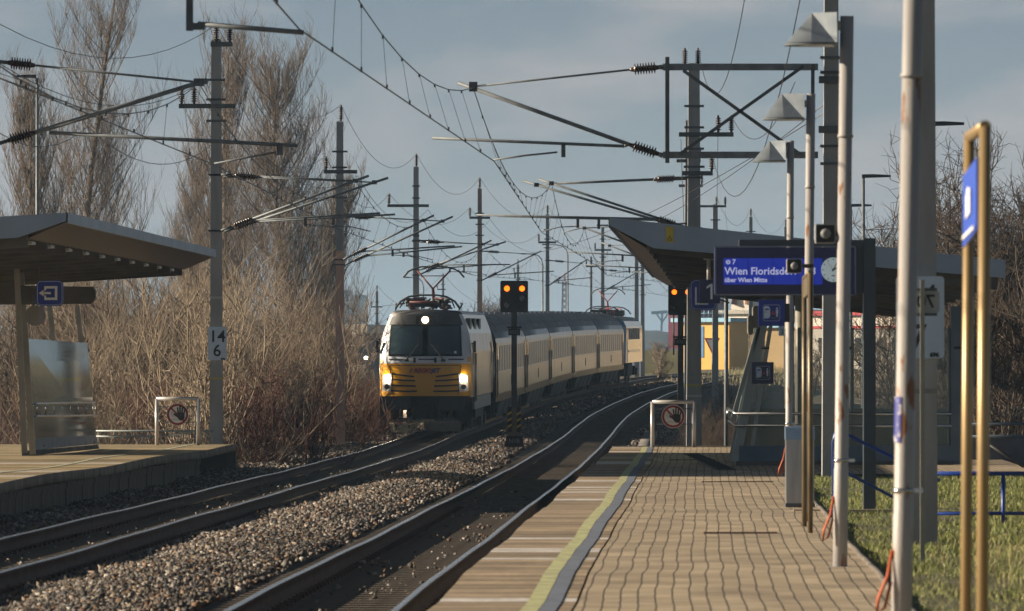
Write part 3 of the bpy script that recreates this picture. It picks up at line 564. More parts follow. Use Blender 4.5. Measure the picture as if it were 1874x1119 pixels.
# R1 and beyond
for dy, a, b, lab in ((-.35, -.15, -.4, 'lower front cantilever arm on the broad banded mast'), (.9, -.55, .1, 'rear cantilever arm on the broad banded mast')):
    m, c = add_right('R1', a, b, lab, dy=dy, reg_end=1.6, dz_bot=-1.1)
    if dy < 0: sup(1, m, c)
for U, px in ((163, 1262), (201, 1266)):
    k = 'X%d' % U; M_(k, px, U, 116 + (U-123)*2.6, 28*123/U, 'mast standing right behind the broad banded mast' if U == 163 else 'second mast hidden behind the broad banded mast', arms=[(247+(U-123)*1.2, px-24, px+20, [px+18], True)])
    m, c = add_right(k, -.1, .25 if U == 163 else -.2, 'cantilever arm of the first mast hidden behind the broad banded mast' if U == 163 else 'cantilever arm of the second mast hidden behind the broad banded mast'); sup(1, m, c)
for key, lab in (('R2', 'cantilever arm of the slim mast right of the banded mast'), ('R3', 'cantilever arm of the mast behind the right shelter roof'), ('R4', 'cantilever arm of the farthest mast at right')):
    m, c = add_right(key, 0, .2, lab); sup(1, m, c)
for U in (380, 430, 500): y = U*K; sup(1, (float(T1(y)), y, float(ZT(y))+6.75), (float(T1(y)), y, float(ZT(y))+5.55))
# the wires
def line(tr, label, sag):
    t = thing('overhead_line', CON[tr][0], label, 'overhead line', 'overhead lines above the tracks'); ms = sorted(MES[tr], key=lambda v: v.y); cs = sorted(CON[tr], key=lambda v: v.y)
    q = MB(); w = MB(); nd = 0; dr = []
    pts = []; cp = []
    for i in range(len(ms)-1):
        a, b = ms[i], ms[i+1]; c, d = cs[i], cs[i+1]; L = (b-a).length; n = max(4, int(L/4)); sg = sag*(L/46)**2
        for j in range(n+1):
            f = j/n; p = a.lerp(b, f); p.z -= 4*sg*f*(1-f); cc = c.lerp(d, f)
            if j < n or i == len(ms)-2: pts.append(p); cp.append(cc)
            if 0 < j < n and nd < 90: dr.append((p.copy(), cc)); nd += 1
        # stitch droppers near the support
    q.path(pts, .0085, 5); q.build('messenger_wire', wirem, t); w.path(cp, .0095, 5); w.build('contact_wire', wirem, t)
    for a, b in dr:
        e = MB(); e.tube(a, b, .0042, 3); e.bb(b.x-.012, b.x+.012, b.y-.02, b.y+.02, b.z-.01, b.z+.05); e.bb(a.x-.012, a.x+.012, a.y-.02, a.y+.02, a.z-.04, a.z+.01); e.build('dropper', wirem, t)
line(1, 'contact and messenger wires with droppers curving above the right hand track', .85)
line(2, 'contact and messenger wires with droppers above the train', .8)
def cable(pts, sag, label, name='feeder_cable', r=.008, group='single cables slung between masts'):
    q = MB(); P = []
    for a, b in zip(pts[:-1], pts[1:]):
        a = Vector(a); b = Vector(b); L = (b-a).length; n = 14
        for j in range(n): f = j/n; p = a.lerp(b, f); p.z -= 4*sag*f*(1-f); P.append(p)
    P.append(Vector(pts[-1])); q.path(P, r, 5); o = q.build(name, wirem, None, base=P[0]); tag(o, label, 'cable', group); return o
T_ = lambda k, s='top': INS_TOP[(k, s)][0]
cable([W(-150, -60, 84), INS_TOP[('L1', 0)][0], T_('L2'), T_('L3'), T_('L4'), T_('L5'), W(1112, 446, 315)], 1.15, 'top cable slung along the left masts from insulator to insulator')
cable([W(-150, 0, 80), INS_TOP[('L1', 1)][1], INS_TOP[('L2', 0)][0], INS_TOP[('L3', 0)][0], INS_TOP[('L4', 0)][0], INS_TOP[('L5', 0)][0]], 1.0, 'lower cable slung along the crossarms of the left masts')
cable([W(-150, 70, 74), W(160, 232, 96), W(431, 196, 120)+Vector((0, 0, -.3)), W(654, 322, 152), W(783, 384, 193), W(897, 402, 230), W(1018, 448, 270)], .9, 'cable hung under the right ends of the left crossarms')
cable([W(1372, -60, 83), INS_TOP[('R1', 0)][1]], 1.6, 'slack cable dropping from the top edge to the broad banded mast')
cable([W(1470, -30, 70), INS_TOP[('R1', 2)][0]], 1.9, 'long slack cable crossing behind the braced frame')
cable([W(1455, 150, 90), INS_TOP[('R1', 1)][1]], .8, 'cable sagging just left of the middle funnel lamp')
cable([INS_TOP[('R1', 1)][0]+Vector((0, .1, 0)), INS_TOP[('R2', 0)][0], T_('R3'), T_('R4')], 1.2, 'top cable of the right masts sagging above the shelter roof')
cable([W(1510, 190, 86), W(1110, 440, 170)], .35, 'taut cable running up to the platform mast behind the braces'); cable([W(1512, 205, 86), W(985, 462, 190)], .4, 'lower taut cable running up to the platform mast')
for i, (x, y0, y1, U) in enumerate(((1246, 255, 420, 118), (1327, 385, 440, 235))):
    cable([W(x, y0, U), W(x+6, y1, U)], 0, 'thin cable hanging down beside the %s' % ('broad banded mast' if i == 0 else 'slim mast'))
# boards on masts
def board(parent, cx, cy, U, wpx, hpx, texts, m=None, dy=-.02, name='number_board', rim=True):
    c = W(cx, cy, U); s = U/F9; q = MB(); q.prism(rrect(c.x, c.y+dy, c.z, wpx*s, hpx*s, .04*1.0), (0, .012, 0)); b = q.build(name, m or MATS['board_paleblue'], parent)
    for (tx, px, py, h) in texts: p = W(px, py, U); text_mesh(tx, h*s*1.38, facing((p.x, c.y+dy-.003, p.z)), 'lettering', black, b, bold=.004)
    return b
mat('board_paleblue', (.50, .62, .78), .4, c2=(.44, .56, .72), scale=3)
y1 = MA['L1'][2]-MA['L1'][3](3)
board(MA['L1'][0], 398.5, 629, 120, 34, 61, [('14', 398.5, 617, 22), ('6', 398, 643, 22), ('696', 409, 657.5, 4)], dy=-.2)
board(MA['R9'][0], 1684, 581, 51.0, 88, 150, [('7', 1679, 621, 50), ('696', 1710, 650, 8), ('14', 1684, 547, 46)], dy=-.0)
q = board(MA['R4'][0], 1431, 602, 300, 13, 26, [('14', 1431, 596, 9), ('3', 1431, 608, 9)], dy=-.4)
# ================================================================== TRAIN
yellow_f = mat('yellow_front_paint', (.70, .335, .006), .32, c2=(.62, .29, .006), scale=1.5, coat=.3)
yellow_s = mat('yellow_side_paint', (.50, .29, .10), .30, .75, c2=(.29, .18, .085), scale=1.1, coat=.12, mscale=(1, 2.2, .22), bump=.35, bscale=1.6)
whitef = mat('white_front_paint', (.62, .66, .72), .3, c2=(.56, .60, .66), scale=2, coat=.3)
cab_dark = mat('dark_grey_roof_band', (.045, .047, .05), .5, c2=(.06, .06, .062), scale=3)
win_m = mat('cab_glass_dark', (.026, .045, .058), .08, spec=.9, c2=(.04, .065, .08), scale=.6)
roof_m = mat('ribbed_roof_grey', (.30, .31, .33), .38, .6, c2=(.20, .21, .22), scale=2.2, mscale=(1, .4, 1))
under_m = mat('underframe_black', (.022, .021, .02), .7, c2=(.045, .04, .035), scale=4)
skirt_m = mat('skirt_grey', (.14, .145, .155), .45, .3, c2=(.09, .09, .095), scale=2)
grille_m = mat('grille_black', (.008, .008, .009), .5)
lit_m = mat('headlight_on', (1, .9, .75), .4, emit=(1, .86, .62), es=26); lens_m = mat('headlight_lens', (.55, .56, .58), .12, .2, spec=.9)
plough_m = mat('plough_sand_sunlit', (.62, .56, .38), .7, c2=(.25, .22, .15), scale=4)  # sunlit tone of the plough's left half, put into its colour
red_m = mat('logo_red', (.28, .012, .015), .4); navy_m = mat('logo_navy', (.015, .012, .09), .4)
panred = mat('pantograph_dark_red', (.13, .02, .02), .5, c2=(.09, .03, .03), scale=4)
bright_m = mat('window_frame_metal', (.50, .47, .42), .3, .8)
def place_on_track(y0, L):
    x0 = float(T2(y0)); z0 = float(ZT(y0)); y1 = y0+L
    for _ in range(4):
        x1 = float(T2(y1)); z1 = float(ZT(y1)); d = math.sqrt((x1-x0)**2+(y1-y0)**2+(z1-z0)**2); y1 -= (d-L)
    a = Vector((x1-x0, y1-y0, z1-z0))
    return (x0, y0, z0), (math.atan2(a.z, math.hypot(a.x, a.y)), 0, -math.atan2(a.x, a.y)), y1
def child(mb, name, m, p): return mb.build(name, m, p, world=False)
def wheelset(t, y, r=.62):
    q = MB()
    for s in (-1, 1): q.lathe((s*.68, y, r), (s*.82, y, r), [(0, r+.03), (.2, r+.03), (.25, r), (1, r)], 20)
    q.tube((-.7, y, r), (.7, y, r), .09, 8); child(q, 'wheelset', MATS['wheel_steel'], t)
mat('wheel_steel', (.16, .14, .12), .5, .7, c2=(.08, .06, .05), scale=5)
def bogie(t, y, wb=2.5, r=.6):
    q = MB(); 
    for s in (-1, 1):
        q.bb(s*1.05-.09, s*1.05+.09, y-wb/2-.45, y+wb/2+.45, .55, .80); 
        for d in (-wb/2, wb/2): q.bb(s*1.12-.14, s*1.12+.14, y+d-.17, y+d+.17, .42, .82); q.tube((s*1.05, y+d-.3, .6), (s*1.05, y+d-.3, .95), .09, 8); q.tube((s*1.05, y+d+.3, .6), (s*1.05, y+d+.3, .95), .09, 8)
    q.bb(-1.1, 1.1, y-.35, y+.35, .5, .85); b = child(q, 'bogie_frame', under_m, t)
    for d in (-wb/2, wb/2): wheelset(b, y+d, r*.77)
def pantograph_up(t, y, z, h, m, w=1.95):
    b = MB()
    for s in (-1, 1): b.tube((s*.55, y-.8, z+.28), (s*.55, y+.9, z+.28), .035, 6)
    for d in (-.8, 0, .9): b.tube((-.55, y+d, z+.28), (.55, y+d, z+.28), .035, 6)
    p = child(b, 'pantograph', m, t)
    a = MB(); a.tube((0, y+.7, z+.3), (0, y-.1, z+h*.50), .06, 8, .05)
    a.tube((0, y-.1, z+h*.50), (-.55, y+.5, z+h-.12), .03, 6); a.tube((0, y-.1, z+h*.50), (.55, y+.5, z+h-.12), .03, 6); a.tube((-.42, y+.36, z+h*.8), (.42, y+.36, z+h*.8), .018, 6); child(a, 'pantograph_arm', m, p)
    a = MB()
    for d in (-.18, .18):
        pts = [(-w/2-.05, y+.5+d, z+h-.34), (-w/2+.12, y+.5+d, z+h-.14), (-w/2+.35, y+.5+d, z+h-.03), (-.4, y+.5+d, z+h+.02), (.4, y+.5+d, z+h+.02), (w/2-.35, y+.5+d, z+h-.03), (w/2-.12, y+.5+d, z+h-.14), (w/2+.05, y+.5+d, z+h-.34)]
        a.path(pts, .028, 6)
    for s in (-.6, -.3, .3, .6): a.tube((s, y+.3, z+h-.05), (s, y+.7, z+h-.05), .02, 6)
    child(a, 'collector_head', dsteel, p); return p
def pantograph_down(t, y, z, m):
    b = MB()
    for s in (-1, 1): b.tube((s*.55, y-.9, z+.26), (s*.55, y+.9, z+.26), .04, 6); b.tube((s*.5, y-.9, z+.36), (s*.15, y+.9, z+.40), .035, 6)
    for d in (-.9, -.3, .3, .9): b.tube((-.6, y+d, z+.26), (.6, y+d, z+.26), .04, 6)
    for s in (-1, 1):
        for d in (-.7, .7): b.insulator((s*.55, y+d, z-.02), (s*.55, y+d, z+.26), .09, 3)
    p = child(b, 'pantograph', m, t); a = MB()
    for d in (-.2, .15): a.path([(-1.06, y+d-.9, z+.06), (-.9, y+d-.9, z+.28), (-.62, y+d-.9, z+.44), (-.3, y+d-.9, z+.49), (.3, y+d-.9, z+.49), (.62, y+d-.9, z+.44), (.9, y+d-.9, z+.28), (1.06, y+d-.9, z+.06)], .035, 6)
    child(a, 'collector_head', dsteel, p)
# ---- front locomotive (front at y=0, running back along +y)
LOC_Y = 163*K
loc, rot, yb0 = place_on_track(LOC_Y, 18.9)
loc = (loc[0]-.16, loc[1], loc[2])
L1_ = thing('locomotive', loc, 'front yellow locomotive with white cab, dark windscreen and lit headlights', 'locomotive', rot=rot)
def lw(z): return 1.5 if z < 2.75 else 1.5-(z-2.75)*.10-max(0, z-3.25)*.24-max(0, z-3.75)*.10
def rake(z): return 0 if z < 2.45 else (z-2.45)*.30
def nose_y(u, z): return rake(z)+.42*abs(u)**4.5
Lh = 18.9
zs_ = [1.29, 1.6, 2.0, 2.36, 2.40, 2.58, 2.75, 3.0, 3.3, 3.62, 3.68, 3.85, 3.98]; us = np.linspace(-1, 1, 25)
q = MB(); vs = [(u*lw(z), nose_y(u, z), z) for z in zs_ for u in us]; n = len(us)
for i in range(len(zs_)-1):
    for j in range(n-1):
        zc = (zs_[i]+zs_[i+1])/2; uc = abs((us[j]+us[j+1])/2)
        mi = 0 if zc < 2.38 else (2 if (zc > 3.65 and uc < .92) else 1)
        if zc > 2.38 and zc < 2.6 and uc > .93: mi = 0
        q.m.append(mi); q.sm.append(True); q.f.append((i*n+j, i*n+j+1, (i+1)*n+j+1, (i+1)*n+j))
q.v = vs
# lower and upper edge: roof shell
def roofprof(): return [(-lw(3.98), 3.98), (-1.10, 4.06), (-.95, 4.10), (0, 4.15), (.95, 4.10), (1.10, 4.06), (lw(3.98), 3.98)]
rp = roofprof(); o = len(q.v)
for yy in (nose_y(.6, 3.98)+.10, 1.2): q.v += [(x, yy+(.16 if abs(x) > 1.05 and yy < 1.1 else 0), z) for x, z in rp]
for k in range(6): q.f.append((o+k, o+k+1, o+7+k+1, o+7+k)); q.m.append(2); q.sm.append(True)
top0 = (len(zs_)-1)*n
idx = [top0+int(round((x/lw(3.98)+1)/2*(n-1))) for x, z in rp]
for k in range(6): q.f.append((idx[k], idx[k+1], o+k+1, o+k)); q.m.append(2); q.sm.append(True)
child(q, 'cab_front', [yellow_f, whitef, cab_dark], L1_)
# sides
sp_ = [(1.29, 1.5), (1.55, 1.5), (2.75, 1.5), (3.35, lw(3.35)), (3.62, lw(3.62)), (3.98, lw(3.98))]
q = MB()
for s in (-1, 1):
    o = len(q.v); 
    for yy in (.42, 1.9, 2.6, Lh-.42): q.v += [(s*w, max(yy, nose_y(1, z)) if yy < 1 else yy, z) for z, w in sp_]
    for a in range(3):
        for k in range(5):
            f = (o+a*6+k, o+(a+1)*6+k, o+(a+1)*6+k+1, o+a*6+k+1); q.f.append(f if s > 0 else f[::-1]); q.m.append(1 if (k >= 3) else 0); q.sm.append(False)
o = len(q.v); q.v += [(x, yy, z) for yy in (1.2, Lh-.42) for x, z in rp]
for k in range(6): q.f.append((o+k, o+k+1, o+7+k+1, o+7+k)); q.m.append(2); q.sm.append(True)
q.add([(-1.5, Lh-.42, 1.29), (1.5, Lh-.42, 1.29), (1.5, Lh-.42, 2.75), (lw(3.98), Lh-.42, 3.98), (-lw(3.98), Lh-.42, 3.98), (-1.5, Lh-.42, 2.75)], [(0, 1, 2, 3, 4, 5)], 0)
q.bb(-1.45, 1.45, .42, Lh-.42, 1.24, 1.29, 0); child(q, 'body', [yellow_s, MATS['cab_glass_dark'] if False else mat('loco_upper_side', (.42, .33, .20), .3, .5, c2=(.35, .28, .16), coat=.4), roof_m], L1_)
# side details: doors, vents, windows
for s in (-1, 1):
    for yy in (1.7, Lh-2.4):
        q = MB(); q.bb(s*1.5-.012, s*1.5+.012, yy, yy+.72, 1.3, 3.05); d = child(q, 'cab_door', mat('door_yellow', (.48, .28, .07), .3, .3, coat=.4), L1_)
        q = MB(); q.bb(s*1.515-.01, s*1.515+.01, yy+.18, yy+.55, 2.3, 2.9); child(q, 'door_window', win_m, d)
        q = MB(); q.tube((s*1.57, yy-.08, 1.1), (s*1.57, yy-.08, 2.7), .022, 6); q.tube((s*1.57, yy+.80, 1.1), (s*1.57, yy+.80, 2.7), .022, 6); child(q, 'handrail', bright_m, L1_)
    q = MB(); q.bb(s*lw(3.2)-.02, s*lw(3.2)+.03, .95, 1.5, 2.85, 3.35); 
    for k in range(3): q = MB(); q.bb(s*1.31-.06, s*1.31+.06, 2.2+k*3.6, 3.6+k*3.6, 3.42, 3.85); child(q, 'roof_vent', grille_m, L1_)
    q = MB(); q.bb(s*1.5-.08, s*1.5+.0, 2.8, Lh-2.8, .82, 1.24); child(q, 'side_skirt', skirt_m, L1_)
    q = MB(); q.bb(s*1.6-.03, s*1.6+.05, .42, .52, 2.72, 3.10); q.bb(s*1.5, s*1.6, .45, .49, 3.0, 3.03); child(q, 'rear_view_camera', black, L1_)
# windscreen (two panes and frame)
def on_front(x, z, d=.012): u = x/lw(z); return Vector((x, nose_y(u, z)-d, z))
def front_patch(x0, x1, z0, z1, m, name, d=.012, nx=6, nz_=3, parent=None, shear=0, taper=0):
    q = MB(); vs = []
    for j in range(nz_+1):
        for i in range(nx+1):
            f = j/nz_; z = z0+(z1-z0)*f; x = x0+(x1-x0)*i/nx; x = x*(1-taper*f); vs.append(on_front(x, z, d))
    fs = [(j*(nx+1)+i, j*(nx+1)+i+1, (j+1)*(nx+1)+i+1, (j+1)*(nx+1)+i) for j in range(nz_) for i in range(nx)]
    q.add(vs, fs, 0, True); return child(q, name, m, parent or L1_)
ws = front_patch(-1.21, 1.21, 2.60, 3.64, mat('screen_frame_black', (.004, .004, .004), .6, spec=.2), 'windscreen_frame', .022, 12, 4, taper=.045)
for a, b in ((-1.15, -.09), (.09, 1.15)): front_patch(a, b, 2.66, 3.58, win_m, 'windscreen_pane', .034, 6, parent=ws, taper=.04)
front_patch(.95, 1.03, 2.69, 2.77, whitep, 'white_sticker', .042, 1, 1, ws)
for s in (-1, 1):
    q = MB(); q.bar(on_front(s*.62, 2.46, .07), on_front(s*.20, 3.0, .07), .045, .03); q.bar(on_front(s*.17, 2.72, .07), on_front(s*.17, 3.42, .07), .035, .02); q.box(on_front(s*.60, 2.46, .05), (.14, .05, .08)); q.box(on_front(s*.34, 2.47, .05), (.08, .05, .16)); child(q, 'windscreen_wiper', black, L1_)
for a, b in ((-1.2, -.68), (-.22, .32), (.76, 1.26)): front_patch(a, b, 2.475, 2.515, grille_m, 'grab_slot', .02, 3, 1)
# top lamp
q = MB(); q.box(on_front(-.02, 3.80, .02), (.58, .06, .26)); child(q, 'top_lamp_box', black, L1_)
q = MB(); p = on_front(-.01, 3.79, .06); q.lathe(p, p+Vector((0, -.03, 0)), [(0, .11), (1, .10)], 18); child(q, 'top_headlight', mat('top_light_on', (1, .9, .75), emit=(1, .72, .42), es=7), L1_)
# nose panel lines, slats, logo
front_patch(-1.16, 1.16, 2.285, 2.305, grille_m, 'panel_joint', .008, 10, 1)
for s in (-1, 1):
    q = MB(); q.bar(on_front(s*1.17, 2.30, .01), on_front(s*1.08, 1.34, .01), .018, .012); child(q, 'panel_joint', grille_m, L1_)
    for k, (z0, xi) in enumerate(((1.98, .34), (1.82, .31), (1.65, .28), (1.48, .25))):
        a = on_front(s*(xi+.02), z0-.05+(.0 if k == 0 else .02), .012); b = on_front(s*1.12, z0+.045-.02*k, .012); q = MB(); m_pt = on_front(s*.7, (a.z+b.z)/2-.01, .014); q.bar(a, m_pt, .02, .05); q.bar(m_pt, b, .02, .05); child(q, 'nose_slat', grille_m, L1_)
M4 = Matrix.Translation((-.08, -.03, 2.12)) @ Matrix.Rotation(R(90), 4, 'X')
text_mesh('//', .20, Matrix.Translation((-.39, 0, 0)) @ M4, 'logo_lettering', red_m, L1_, shear=.25, world=False, bold=.004)
text_mesh('REGIO', .195, Matrix.Translation((-.0, 0, 0)) @ M4, 'logo_lettering', red_m, L1_, shear=.25, world=False, bold=.009)
text_mesh('JET', .195, Matrix.Translation((.42, 0, 0)) @ M4, 'logo_lettering', navy_m, L1_, shear=.25, world=False, bold=.009)
# head lamps
for s in (-1, 1):
    pts = [on_front(s*x, z, .02) for x, z in ((1.10, 2.05), (1.40, 1.98), (1.42, 1.46), (1.12, 1.43))]
    if s < 0: pts = pts[::-1]
    q = MB(); q.prism(pts, (0, .03, 0)); h = child(q, 'headlamp_unit', lens_m, L1_)
    q = MB(); c_ = on_front(s*1.24, 1.86, .06); q.lathe(c_, c_+Vector((0, -.02, 0)), [(0, .115), (1, .10)], 18); child(q, 'headlight', lit_m, h)
    q = MB(); c_ = on_front(s*1.26, 1.60, .06); q.lathe(c_, c_+Vector((0, -.02, 0)), [(0, .09), (1, .08)], 16); child(q, 'lower_lamp', mat('lamp_off', (.12, .12, .13), .15, .5), h)
# buffers, beam, coupling, plough, bogies
q = MB(); q.bb(-1.45, 1.45, .22, .6, .95, 1.29); q.bb(-.45, .45, .28, 1.0, .5, .95); child(q, 'buffer_beam', under_m, L1_)
for s in (-1, 1):
    q = MB(); q.tube((s*.875, .25, 1.05), (s*.875, -.35, 1.05), .15, 12); vs = [(v.x, v.y, v.z) for v in rrect(s*.9, -.42, 1.04, .86, .42, .08)]; q.prism(vs, (0, .06, 0)); child(q, 'buffer', mat('buffer_dark', (.05, .052, .055), .5, .3), L1_)
    q = MB(); q.path([(s*.35, .2, 1.1), (s*.38, -.05, .8), (s*.36, .0, .5), (s*.30, .2, .55)], .03); q.path([(s*.55, .2, 1.05), (s*.60, -.02, .75), (s*.52, .1, .45)], .025); child(q, 'brake_hose', mat('hose_dark', (.03, .012, .012), .6), L1_)
    q = MB(); q.bb(s*1.38-.05, s*1.38+.06, .3, .9, .25, 1.2); q.bb(s*1.47-.03, s*1.47+.05, .35, .42, .2, 1.25); child(q, 'step_ladder', under_m, L1_)
q = MB(); q.box((0, -.15, 1.02), (.10, .5, .12)); q.path([(0, -.35, 1.05), (0, -.45, .85), (0, -.3, .65)], .04); child(q, 'coupling_hook', under_m, L1_)
pd = mat('plough_dark_shaded', (.16, .145, .115), .7)  # shaded tone of the plough's right half, put into its colour
q = MB(); q.prism([(1.2, .05, .42), (.0, -.55, .42), (.0, -.55, .22), (.42, -.36, .14), (1.15, .02, .14)], (0, .05, 0)); q.prism([(-1.2, .05, .44), (0, -.55, .44), (1.2, .05, .44), (.9, .5, .55), (-.9, .5, .55)], (0, 0, .02)); child(q, 'snow_plough', pd, L1_)
q = MB(); q.prism([(-1.2, .05, .42), (-.0, -.55, .42), (-.28, -.42, .22), (-.6, -.26, .16), (-.6, -.26, .10), (-1.12, .0, .10)], (0, .05, 0)); child(q, 'plough_plate', plough_m, L1_)
for x in (-.95, -.5): q = MB(); q.box((x, -.04-(x+1.2)*.5+.02, .31), (.05, .05, .08)); child(q, 'plough_bolt', black, L1_)
q = MB(); q.bb(-1.2, 1.2, 5.6, 13.2, .45, 1.24); q.bb(-1.38, -1.0, 6.2, 12.6, .5, 1.2); q.bb(1.0, 1.38, 6.2, 12.6, .5, 1.2); child(q, 'underfloor_tank', under_m, L1_)
for yy in (3.8, 14.9): bogie(L1_, yy, 2.6, .8)
# roof gear
pantograph_down(L1_, 2.6, 4.12, panred); pantograph_up(L1_, 5.2, 4.12, 1.45, panred)
q = MB()
for k in range(7): q.insulator((rnd.uniform(-.8, .8), 1.6+k*.5, 4.16), (rnd.uniform(-.8, .8), 1.6+k*.5, 4.5), .08, 3)
for s in (-1, 1): q.path([(s*.9, 1.4, 4.2), (s*.75, 2.2, 4.5), (s*.6, 3.4, 4.5), (s*.3, 4.6, 4.55)], .025); q.path([(s*1.05, 1.5, 4.12), (s*1.1, 2.8, 4.32), (s*.95, 5.0, 4.35)], .03)
q.box((.1, 2.2, 4.32), (1.1, .5, .2)); q.box((-.5, 3.6, 4.36), (.6, .8, .25)); child(q, 'roof_equipment', under_m, L1_)
# driver
def skinfig(name, pts, edges, parent, m, label, cat):
    me = bpy.data.meshes.new(name); me.from_pydata([p[:3] for p in pts], edges, []); o = bpy.data.objects.new(name, me); C.objects.link(o)
    o.modifiers.new('skin', 'SKIN'); 
    if not me.skin_vertices: bpy.context.view_layer.update()
    for i, p in enumerate(pts): sv_ = me.skin_vertices[0].data[i]; sv_.radius = (p[3], p[3]); sv_.use_root = (i == 0)
    s = o.modifiers.new('sub', 'SUBSURF'); s.levels = 2; s.render_levels = 2; me.materials.append(m); o.parent = parent; return o
# ---- coaches
def coach_profile():
    pts = [(1.38, .86), (1.41, 1.15), (1.41, 2.95), (1.37, 3.15), (1.28, 3.36), (1.12, 3.60), (.86, 3.82), (.5, 3.98), (0, 4.05)]
    return pts+[(-x, z) for x, z in pts[-2::-1]]
def make_coach(first):
    Lc = 25.9; t = thing('passenger_coach', (0, 0, 0), 'x', 'x'); pr = coach_profile(); q = MB(); n = len(pr); yy = [0.0, Lc]
    q.v = [(x, y, z) for y in yy for x, z in pr]
    for k in range(n-1):
        q.f.append((k, k+1, n+k+1, n+k)[::-1] if True else None); q.m.append(1 if 3 <= k <= n-5 else 0); q.sm.append(3 <= k <= n-5)
    q.f += [tuple(range(n)), tuple(reversed(range(n, 2*n)))]; q.m += [2, 2]; q.sm += [False, False]; q.f.append((0, n, 2*n-1, n-1)); q.m.append(2); q.sm.append(False)
    for k in range(26):
        y = .45+k*1.0
        for i in range(4, n-5): a, b = pr[i], pr[i+1]; q.bar((a[0]*1.004, y, a[1]+.012), (b[0]*1.004, y, b[1]+.012), .03, .03, 1)
    child(q, 'body', [yellow_s, roof_m, under_m], t)
    proto = None
    for s in (-1, 1):
        for k in range(11):
            y = 2.7+k*2.05
            if proto is None:
                f = MB(); f.bb(-.03, .004, -.60, .60, -.50, .50); proto = child(f, 'window', [bright_m], t); g_ = MB(); g_.bb(.0, .007, -.55, .55, -.46, .46); child(g_, 'pane', mat('coach_window_glass', (.022, .024, .026), .35, spec=.25), proto); w_ = proto
            else:
                w_ = proto.copy(); C.objects.link(w_); w_.parent = t
                for c2 in KIDS(proto): z_2 = c2.copy(); C.objects.link(z_2); z_2.parent = w_
            w_.location = (s*1.41, y, 2.42); w_.rotation_euler = (0, 0, 0 if s > 0 else math.pi)
        for y in (.55, Lc-1.35):
            q = MB(); q.bb(s*1.405-.015, s*1.405+.02, y, y+.82, 1.0, 3.0); d = child(q, 'door', mat('coach_door', (.40, .27, .12), .3, .35, coat=.4), t); q = MB(); q.bb(s*1.43-.01, s*1.43+.005, y+.18, y+.64, 1.9, 2.8); child(q, 'door_window', win_m, d)
            q = MB(); q.tube((s*1.45, y-.08, 1.1), (s*1.45, y-.08, 2.4), .02, 6); child(q, 'handrail', bright_m, t)
        q = MB(); q.bb(s*1.425-.01, s*1.425+.004, 12.2, 12.42, 1.35, 1.75); child(q, 'side_notice', black, t)
        for a, b in ((4.6, 9.2), (9.5, 13.2), (13.5, 17.5), (17.8, 21.4)):
            q = MB(); q.prism([(s*1.36, a, .86), (s*1.36, b, .86), (s*1.18, b-.25, .28), (s*1.18, a+.25, .28)], (-s*.5, 0, 0)); child(q, 'underfloor_box', skirt_m, t)
    for y in (2.9, Lc-2.9): bogie(t, y, 2.5, .6)
    q = MB()
    for y0, y1 in ((-.28, 0), (Lc, Lc+.28)): q.bb(-.75, .75, y0, y1, 1.1, 3.5); 
    child(q, 'gangway_bellows', under_m, t)
    for k in range(5): q = MB(); q.bb(-.35, .35, 3+k*4.5, 4.1+k*4.5, 4.03, 4.12); child(q, 'roof_hatch', roof_m, t)
    return t
coach = make_coach(True)
ords = ['first coach, coupled directly behind the front locomotive', 'second coach of the train, right behind the orange light signal post', 'third and middle coach of the train', 'fourth coach of the train, second before the rear locomotive', 'fifth and last coach, coupled to the blue and white rear locomotive']
yy = yb0+.25
for i in range(5):
    l, r_, ye = place_on_track(yy, 25.9); c = coach if i == 0 else copy_tree(coach); c.location = l; c.rotation_euler = r_
    c['label'] = 'golden yellow '+ords[i]; c['category'] = 'railway coach'; c['group'] = 'yellow coaches of the train'; yy = ye+.5
# ---- rear locomotive
l, r_, ye = place_on_track(yy+.3, 19.0)
L2_ = thing('locomotive', l, 'older rear locomotive with blue and white cab end and a thin red raised pantograph', 'locomotive', rot=r_)
blue_l = mat('blue_loco_paint', (.05, .12, .30), .3, coat=.4); white_l = mat('pale_loco_paint', (.70, .52, .32), .25, .6, c2=(.5, .44, .36), coat=.5)
q = MB(); pf = [(1.46, 1.2), (1.46, 3.3), (1.30, 3.62), (.95, 3.85), (0, 3.95), (-.95, 3.85), (-1.30, 3.62), (-1.46, 3.3), (-1.46, 1.2)]; n = 9
ysec = [(0, .80), (.45, 1.0), (2.2, 1.0), (16.8, 1.0), (18.55, 1.0), (19.0, .8)]
for y, w in ysec: q.v += [(x*w, y+(max(0, z-2.2)*.22*(1 if y < 5 else -1) if y < 1 or y > 18 else 0), z if z < 3.7 or w == 1 else z-.12) for x, z in pf]
for a in range(5):
    for k in range(8): q.f.append((a*n+k, (a+1)*n+k, (a+1)*n+k+1, a*n+k+1)); q.m.append((2 if 2 <= k <= 5 else (0 if a in (0, 4) else 1)) if True else 0); q.sm.append(False)
q.f += [tuple(reversed(range(n))), tuple(5*n+k for k in range(n))]; q.m += [0, 0]; q.sm += [False, False]; child(q, 'body', [blue_l, white_l, mat('rear_roof', (.12, .125, .14), .5, .3)], L2_)
q = MB(); q.bb(-1.05, 1.05, -.0, .5, 2.5, 3.25); child(q, 'windscreen', win_m, L2_)
